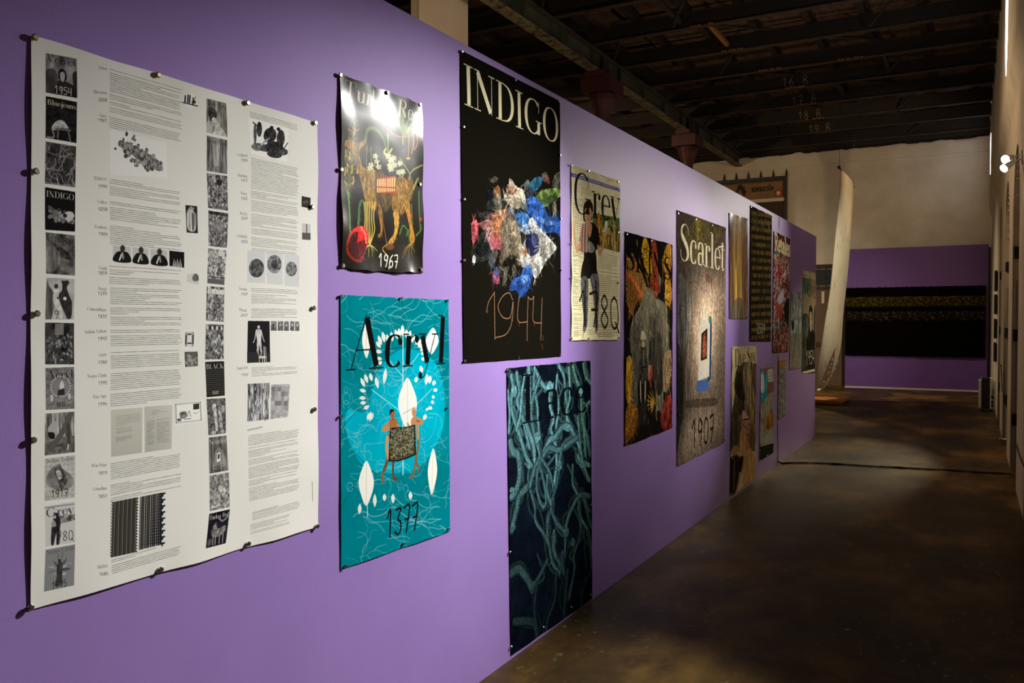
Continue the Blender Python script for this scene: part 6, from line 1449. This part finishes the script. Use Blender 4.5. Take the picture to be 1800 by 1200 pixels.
# ---------------------------------------------------------------- white box with a black front on the floor
c0 = on_z([1720, 1757], [723, 722], 0)
bx0, by0 = float(c0[0, 0]), float(c0[:, 1].mean()); bx1 = min(float(c0[1, 0]), RX - .01); bh = .55
cs = empty('equipment_case', ((bx0 + bx1) / 2, by0 + .14, 0))
box('case_body', bx0, bx1, by0, by0 + .28, .02, bh, M['box_white'], cs, .035)
fq = on_y([1725, 1740], [690, 690], by0)[:, 0]; fx0, fx1 = float(fq[0]), float(fq[1])
box('front_panel', fx0, fx1, by0 - .012, by0 + .05, .035, bh - .015, M['black'], cs, .012)
box('top_panel', fx0, fx1, by0 - .008, by0 + .27, bh - .012, bh + .006, M['black'], cs, .004)
for k in range(9): box('grille_slat', fx0 + .012, fx1 - .012, by0 - .017, by0 - .011, .07 + k * .05, .082 + k * .05, M['black'], cs)
bm = bmesh.new(); hx = bx0 + (bx1 - bx0) * .83; add_tube(bm, [(hx, 0, 0), (hx, -.025, .01), (hx + .02, -.03, .05), (hx + .015, -.02, .10), (hx, 0, .11)], .007, 8)
for v in bm.verts: v.co += Vector((-(bx0 + bx1) / 2, -.14, .26))
bm_obj('handle', bm, M['iron'], cs)
for k, z in enumerate((.08, .14, .22)): box('latch', bx1 - .05, bx1 - .02 + .005 * k, by0 - .01, by0 + .02, z, z + .035, M['iron'], cs)
for x in (bx0 + .05, bx1 - .05):
    for y in (by0 + .05, by0 + .23): box('foot', x - .02, x + .02, y - .02, y + .02, 0, .025, M['iron'], cs)
tag(cs, 'white box with a black front band on the floor by the right wall', 'equipment')

for px, py, sx, sy, lb in ((1771, 755, .06, .05, 'larger daylight patch modelled as a white sheet on the floor at the foot of the right wall'), (1764, 772, .05, .025, 'smaller daylight patch modelled as a flat white sheet on the floor near the right wall')):
    g = on_z([px], [py], 0)[0]
    bm = bmesh.new(); n = 6; V = [[bm.verts.new((sx * (i / n - .5) * 2, sy * (j / n - .5) * 3, .004 + .02 * abs(mnoise.noise((i * .7, j * .9, px))))) for i in range(n + 1)] for j in range(n + 1)]
    for j in range(n):
        for i in range(n): bm.faces.new((V[j][i], V[j][i + 1], V[j + 1][i + 1], V[j + 1][i]))
    r = bmesh.ops.extrude_face_region(bm, geom=list(bm.faces))
    for v in [q for q in r['geom'] if isinstance(q, bmesh.types.BMVert)]: v.co.z -= .003
    bmesh.ops.recalc_face_normals(bm, faces=bm.faces)
    tag(bm_obj('floor_light_patch', bm, M['daylight_patch'], None, (float(g[0]), float(g[1]), .0)), lb, 'daylight_patch')  # white sheets standing in for patches of daylight on the floor

# ---------------------------------------------------------------- hanging cloth on its rod, above a low platform
near = [(1477, 297), (1475, 345), (1470, 400), (1464, 460), (1456, 525), (1449, 575), (1441, 622), (1432, 662), (1422, 692), (1410, 712)]
far = [(1500, 328), (1497, 385), (1492, 445), (1487, 505), (1482, 556), (1478, 598), (1470, 638), (1458, 666), (1442, 687), (1424, 700)]
YN, YF = 15.6, 17.2
En = on_y([p[0] for p in near], [p[1] for p in near], YN); Ef = on_y([p[0] for p in far], [p[1] for p in far], YF)
def cub(a, t):
    s = spline(a, 10); k = t * (len(s) - 1); i = min(int(k), len(s) - 2); return s[i] + (s[i + 1] - s[i]) * (k - i)
hc = empty('hanging_cloth', (float(En[0, 0]), (YN + YF) / 2, float(En[-1, 1])))
def strip(name, s0f, s1f, t0, t1, n=60, ns=12):
    bm = bmesh.new(); V = []
    for j in range(n + 1):
        t = t0 + (t1 - t0) * j / n; a, b = cub(En, t), cub(Ef, t); s0, s1 = s0f(t), s1f(t); row = []
        for i in range(ns + 1):
            s = s0 + (s1 - s0) * i / ns
            e = a * (1 - s) + b * s
            y = YN + (YF - YN) * s
            sag = .04 * math.sin(math.pi * s) + .02 * mnoise.noise((s * 5, t * 6, 1))
            row.append(bm.verts.new(Vector((float(e[0]) + sag, y, max(float(e[1]), .2))) - hc.location))
        V.append(row)
    for j in range(n):
        for i in range(ns): 
            f = bm.faces.new((V[j][i], V[j][i + 1], V[j + 1][i + 1], V[j + 1][i])); f.smooth = True
    o = bm_obj(name, bm, M['cloth'], hc)
    so = o.modifiers.new('thickness', 'SOLIDIFY'); so.thickness = .006; so.use_rim = False
    return o
rag = lambda t, k: .035 * mnoise.noise((t * 40, k, 0)) + .02 * mnoise.noise((t * 110, k, 5))
TS = .60
strip('upper_cloth', lambda t: 0, lambda t: 1, 0, TS, 50, 16)
strip('left_tail', lambda t: 0, lambda t: .62 - .30 * min((t - TS) / .16, 1) + rag(t, 1) * min((t - TS) * 10, 1), TS, .97, 60)
strip('right_tail', lambda t: .62 + .12 * min((t - TS) / .12, 1) + rag(t, 3) * min((t - TS) * 10, 1), lambda t: 1 + rag(t, 6) * .6, TS, .97, 60)
bm = bmesh.new(); dx = Vector((float(En[0, 0]), YN, float(En[0, 1]))); dy = Vector((float(Ef[0, 0]), YF, float(Ef[0, 1]))); dv = (dy - dx).normalized()
add_tube(bm, [dx - dv * .14, dy + dv * .10], .014, 8)
for v in bm.verts: v.co -= hc.location
bm_obj('rod', bm, M['door'], hc)
bm = bmesh.new()
bm.free()
for q in (dx - dv * .10, dy + dv * .06):
    bm = bmesh.new(); add_tube(bm, [q, Vector((q.x, q.y, 5.91))], .003, 5)
    for v in bm.verts: v.co -= hc.location
    bm_obj('hanging_wire', bm, M['iron'], hc)
for q in (dx - dv * .14,):
    bm = bmesh.new(); bmesh.ops.create_uvsphere(bm, u_segments=10, v_segments=8, radius=.028)
    bm_obj('rod_end', bm, M['black'], hc, q - hc.location)
# fringe threads
bm = bmesh.new(); rr = random.Random(9)
for k in range(70):
    t = rr.uniform(TS + .05, .96); b = cub(Ef, t); s = rr.choice([1.0, 1.0, .72]); a = cub(En, t); e = a * (1 - s) + b * s
    p = Vector((float(e[0]), YN + (YF - YN) * s, max(float(e[1]), .2))); add_tube(bm, [p, p + Vector((rr.uniform(-.01, .03), rr.uniform(-.02, .05), rr.uniform(.0, .02)))], .004, 4)
for v in bm.verts: v.co -= hc.location
fr = bm_obj('fringe', bm, M['cloth'], hc); fr['kind'] = 'stuff'
tag(hc, 'long cream cloth hanging from a rod and sweeping left to a frayed hem', 'cloth')

p0 = on_z([1479], [713], 0)[0]; p1 = on_z([1502], [697], .07)[0]
px1 = float(p0[0]); pf, pb = float(p0[1]), max(float(p1[1]), float(p0[1]) + 1.0)
pt = empty('platform', (px1 - .7, (pf + pb) / 2, 0))
for k in range(3):
    a = pf + (pb - pf) * k / 3; box('plank', px1 - 1.6, px1, a + .002, a + (pb - pf) / 3 - .002, .03, .085, M['platform'], pt, .004)
box('base_frame', px1 - 1.55, px1 - .03, pf + .03, pb - .03, 0, .031, M['door'], pt)
tag(pt, 'low varnished wooden platform under the hanging cloth', 'platform')

# ---------------------------------------------------------------- far end: purple panel with the wide textile
PY = 20.55
c = on_y([1488, 1737, 1737, 1484], [440, 427, 685, 680], PY)
pxl, pxr = float((c[0, 0] + c[3, 0]) / 2), min(float((c[1, 0] + c[2, 0]) / 2), .295)
ptop = float((c[0, 1] + c[1, 1]) / 2)
pw = struct(empty('wall_end', ((pxl + pxr) / 2, PY, 0)))
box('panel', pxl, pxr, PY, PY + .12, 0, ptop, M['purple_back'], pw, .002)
box('skirting', pxl, pxr, PY - .012, PY, 0, .035, M['plaster'], pw)
t = on_y([1487, 1565, 1647, 1733], [505, 503, 501, 499], PY)
zb = float(on_y([1610], [626], PY)[0, 1])
def lvl(y): return float(on_y([1600], [y], PY)[0, 1])
bands = [(504, 521, 'pile', 'black_band'), (521, 539, 'gold', 'gold_band'), (539, 547, 'pile', 'black_band'), (547, 564, 'bronze', 'bronze_band'), (564, 626, 'pile', 'black_band')]
def glitter(name, c1, c2, sc, lo):
    m, nt, b = new_mat(name); L = nt.links.new
    tc = nt.nodes.new('ShaderNodeTexCoord'); v = nt.nodes.new('ShaderNodeTexVoronoi'); v.inputs['Scale'].default_value = sc; L(tc.outputs['Object'], v.inputs[0])
    s = nt.nodes.new('ShaderNodeSeparateColor'); L(v.outputs['Color'], s.inputs[0])
    r = nt.nodes.new('ShaderNodeValToRGB'); e = r.color_ramp.elements; e[0].position, e[0].color = lo, s2l(c1); e[1].position, e[1].color = 1.0, s2l(c2); L(s.outputs[0], r.inputs[0]); L(r.outputs[0], b.inputs['Base Color'])
    bp = nt.nodes.new('ShaderNodeBump'); bp.inputs['Strength'].default_value = .8; bp.inputs['Distance'].default_value = .02; L(s.outputs[1], bp.inputs['Height']); L(bp.outputs[0], b.inputs['Normal'])
    b.inputs['Roughness'].default_value = .7; b.inputs['Specular IOR Level'].default_value = .05
    return m
M['gold'] = glitter('gold sequin band', (34, 28, 4), (96, 80, 12), 45, .55)
M['bronze'] = glitter('bronze sequin band', (20, 15, 9), (100, 82, 60), 45, .86)
for k, nm in enumerate(('left', 'middle', 'right')):
    a, b = float(t[k, 0]) + (.001 if k else 0), float(t[k + 1, 0]) - .001
    to = empty('textile', ((a + b) / 2, PY - .014, zb))
    box('backing', a + .02, b - .02, PY - .034, PY - .014, zb + .02, lvl(505), M['iron'], to)
    for y0, y1, m_, bn in bands:
        z1, z0 = lvl(y0), lvl(y1)
        nx, nz = 26, max(4, int((z1 - z0) / .05)); bm = bmesh.new(); V = []
        for j in range(nz + 1):
            row = []
            for i in range(nx + 1):
                x = a + (b - a) * i / nx; z = z0 + (z1 - z0) * j / nz; nn = mnoise.noise((x * 9, z * 9, k)); n2 = mnoise.noise((x * 30, z * 30, k + 4))
                edge = 1 if 0 < i < nx else 0
                if y1 == 626 and j == 0: z += .018 * n2
                if y0 == 504 and j == nz: z += .018 * n2
                row.append(bm.verts.new((x - (a + b) / 2, -.035 - .012 * nn - .008 * n2 if edge else -.028, z - zb)))
            V.append(row)
        for j in range(nz):
            for i in range(nx): bm.faces.new((V[j][i], V[j][i + 1], V[j + 1][i + 1], V[j + 1][i]))
        o = bm_obj(bn, bm, M[m_], to, smooth=True); so = o.modifiers.new('thickness', 'SOLIDIFY'); so.thickness = .015; so.offset = -1
    tag(to, f'{nm} panel of the wide black textile with gold and bronze sequin bands', 'textile', 'textile panels on the far purple wall')
l4 = on_y([1491, 1503, 1503, 1491], [630, 630, 634, 634], PY)
cl = box('caption_card', float(l4[0, 0]), float(l4[1, 0]), PY - .006, PY - .0005, float(l4[2, 1]), float(l4[0, 1]), M['purple_back'], None)
tag(cl, 'small purple caption card under the black textile', 'card')

# ---------------------------------------------------------------- doorway with grid window beside the far panel
d = on_y([1405, 1489], [466, 466], BY)
dx0, dx1, dz = float(d[0, 0]), float(d[1, 0]), float(d[0, 1])
dr = struct(empty('door_1', ((dx0 + dx1) / 2, BY, 0)))
box('frame', dx0, dx1, BY - .06, BY - .001, dz - .10, dz, M['door_dark'], dr, .004)
box('frame', dx0, dx0 + .09, BY - .06, BY - .001, 0, dz - .1, M['door_dark'], dr, .004)
box('frame', dx1 - .09, dx1, BY - .06, BY - .001, 0, dz - .1, M['door_dark'], dr, .004)
zw0 = float(on_y([1450], [506], BY)[0, 1])
box('door_leaf', dx0 + .09, dx1 - .09, BY - .04, BY - .001, 0, zw0, M['door'], dr, .004)
box('transom', dx0 + .09, dx1 - .09, BY - .055, BY - .001, zw0 - .04, zw0 + .04, M['door_dark'], dr)
for k in range(5):
    a = dx0 + .10 + (dx1 - dx0 - .2) * k / 5; b = dx0 + .10 + (dx1 - dx0 - .2) * (k + 1) / 5
    for j in range(2):
        z0 = zw0 + .045 + (dz - .1 - zw0 - .05) * j / 2; z1 = zw0 + .045 + (dz - .1 - zw0 - .05) * (j + 1) / 2
        box('pane', a + .012, b - .012, BY - .03, BY - .001, z0 + .012, z1 - .012, M['glass_dark'], dr)
for k in range(1, 5):
    a = dx0 + .10 + (dx1 - dx0 - .2) * k / 5; box('muntin', a - .011, a + .011, BY - .05, BY - .001, zw0 + .04, dz - .1, M['black'], dr)
zm = zw0 + .045 + (dz - .1 - zw0 - .05) / 2; box('muntin', dx0 + .1, dx1 - .1, BY - .05, BY - .001, zm - .011, zm + .011, M['black'], dr)
nt_ = on_y([1445, 1448], [512, 533], BY - .05)
tag(box('pale_door_strip', float(nt_[0, 0]) - .01, float(nt_[1, 0]) + .01, BY - .052, BY - .041, float(nt_[1, 1]), float(nt_[0, 1]), M['cloth'], None), 'narrow pale strip hanging on the brown door behind the cloth', 'door_strip')  # thin pale strip in front of the door leaf
box('hinge_rail', dx0 + .12, dx1 - .12, BY - .052, BY - .04, .9, 1.02, M['door_dark'], dr)

# ---------------------------------------------------------------- opening with the printed banner, high on the back wall
b4 = on_y([1262, 1384, 1384], [322, 309, 420], BY)
ox0, ox1 = float(b4[0, 0]) - .9, float(b4[1, 0]); oz = float(b4[1, 1])
op = struct(empty('door_2', ((ox0 + ox1) / 2, BY, 0)))
box('door_leaf', ox0, ox1 - .04, BY - .02, BY - .001, 0, oz - .05, M['door_dark'], op)
box('frame', ox1 - .06, ox1, BY - .07, BY - .001, 0, oz, M['black'], op, .004)
box('frame', ox0, ox0 + .06, BY - .07, BY - .001, 0, oz, M['black'], op, .004)
box('top_rail', ox0 + .06, ox1 - .06, BY - .07, BY - .001, oz - .09, oz, M['black'], op)
sp = on_y([1274, 1295, 1316, 1338, 1360, 1383], [315, 313, 311, 309, 307, 304], BY)
for q in sp:
    bm = bmesh.new(); add_lathe(bm, [(.02, 0), (.028, .03), (.016, .10), (.004, .17)], 8); bm_obj('spike', bm, M['black'], op, (float(q[0]) - (ox0 + ox1) / 2, -.035, oz - .002))
bz1 = oz - .10; bz0 = float(on_y([1382], [348], BY)[0, 1])
bo = empty('banner', ((ox0 + ox1) / 2 + .3, BY - .04, bz0))
bm = bmesh.new(); n = 40; V = []
for j in range(9):
    V.append([bm.verts.new(Vector((ox0 + .5 + (ox1 - .09 - ox0 - .5) * i / n, BY - .035 + .008 * math.sin(i * .5), bz0 + (bz1 - bz0) * j / 8)) - bo.location) for i in range(n + 1)])
for j in range(8):
    for i in range(n): bm.faces.new((V[j][i], V[j][i + 1], V[j + 1][i + 1], V[j + 1][i])).smooth = True
o = bm_obj('fabric', bm, M['banner'], bo); so = o.modifiers.new('thickness', 'SOLIDIFY'); so.thickness = .003
box('hem', ox0 + .5, ox1 - .02, BY - .062, BY - .036, bz0 - .07, bz0 + .01, M['banner_white'], bo, .006)
def flat_text(name, st, pl, pr, h, y, m, parent, thick=1.0):
    bm = bmesh.new(); W = sum(GL[ch][0] for ch in st); ex = (np.array(pr) - np.array(pl)) / W; x = 0; k = math.hypot(*ex)
    for ch in st:
        for q in GL[ch][1]:
            pts = [(pl[0] + ex[0] * (p[0] + x), y, pl[1] + ex[1] * (p[0] + x) + h * p[1]) for p in q]
            add_tube(bm, pts, [max(p[2] * k * .5 * thick, .008) for p in q], 5)
        x += GL[ch][0]
    for v in bm.verts: v.co.y = y + (v.co.y - y) * .12; v.co -= parent.location
    return bm_obj(name, bm, m, parent)
tl = on_y([1321, 1360], [337.5, 332.5], BY - .05); hh = float(on_y([1325], [330.5], BY - .05)[0, 1] - on_y([1325], [337.5], BY - .05)[0, 1])
flat_text('lettering', 'REVOLUCION', (float(tl[0, 0]), float(tl[0, 1])), (float(tl[1, 0]), float(tl[1, 1]) - .02), hh, BY - .05, M['banner_ink'], bo, 1.6)
ac = on_y([1351.5], [326.5], BY - .05)[0]; bm = bmesh.new(); add_tube(bm, [(float(ac[0]), BY - .05, float(ac[1])), (float(ac[0]) + .03, BY - .05, float(ac[1]) + .04)], .012, 5)
for v in bm.verts: v.co -= bo.location
bm_obj('lettering', bm, M['banner_ink'], bo)
e4 = on_y([1361.5, 1375], [335, 343.5], BY - .05)
ex0, ex1, ez1, ez0 = float(e4[0, 0]), float(e4[1, 0]), float(e4[0, 1]), float(e4[1, 1])
emb = box('emblem', ex0, ex1, BY - .052, BY - .044, ez0, ez1, M['banner_red'], bo)
bm = bmesh.new(); add_lathe(bm, [(.045, 0), (.045, .004)], 14); w_ = bm_obj('emblem_disc', bm, M['banner_white'], emb, (0, -.004, (ez1 - ez0) / 2)); w_.rotation_euler = (math.pi / 2, 0, 0)
# a printed sketch on the left of the banner: a seated dark figure beside a leafy branch
bm = bmesh.new()
q = on_y([1294, 1300, 1306, 1308], [340, 328, 335, 345], BY - .048); add_tube(bm, [(float(a), BY - .048, float(b)) for a, b in q], [.03, .06, .05, .02], 6)
q = on_y([1300, 1305, 1309, 1311], [324, 328, 334, 342], BY - .048); add_tube(bm, [(float(a), BY - .048, float(b)) for a, b in q], .012, 5)
for px_, py_ in ((1302, 327), (1307, 331), (1310, 337)):
    q = on_y([px_, px_ + 3], [py_, py_ - 1.5], BY - .048); add_tube(bm, [(float(a), BY - .048, float(b)) for a, b in q], .014, 5)
for v in bm.verts: v.co.y = BY - .048 + (v.co.y - BY + .048) * .12; v.co -= bo.location
bm_obj('printed_sketch', bm, M['banner_ink'], bo)
tag(bo, 'brown printed banner reading REVOLUCION high on the back wall', 'banner')
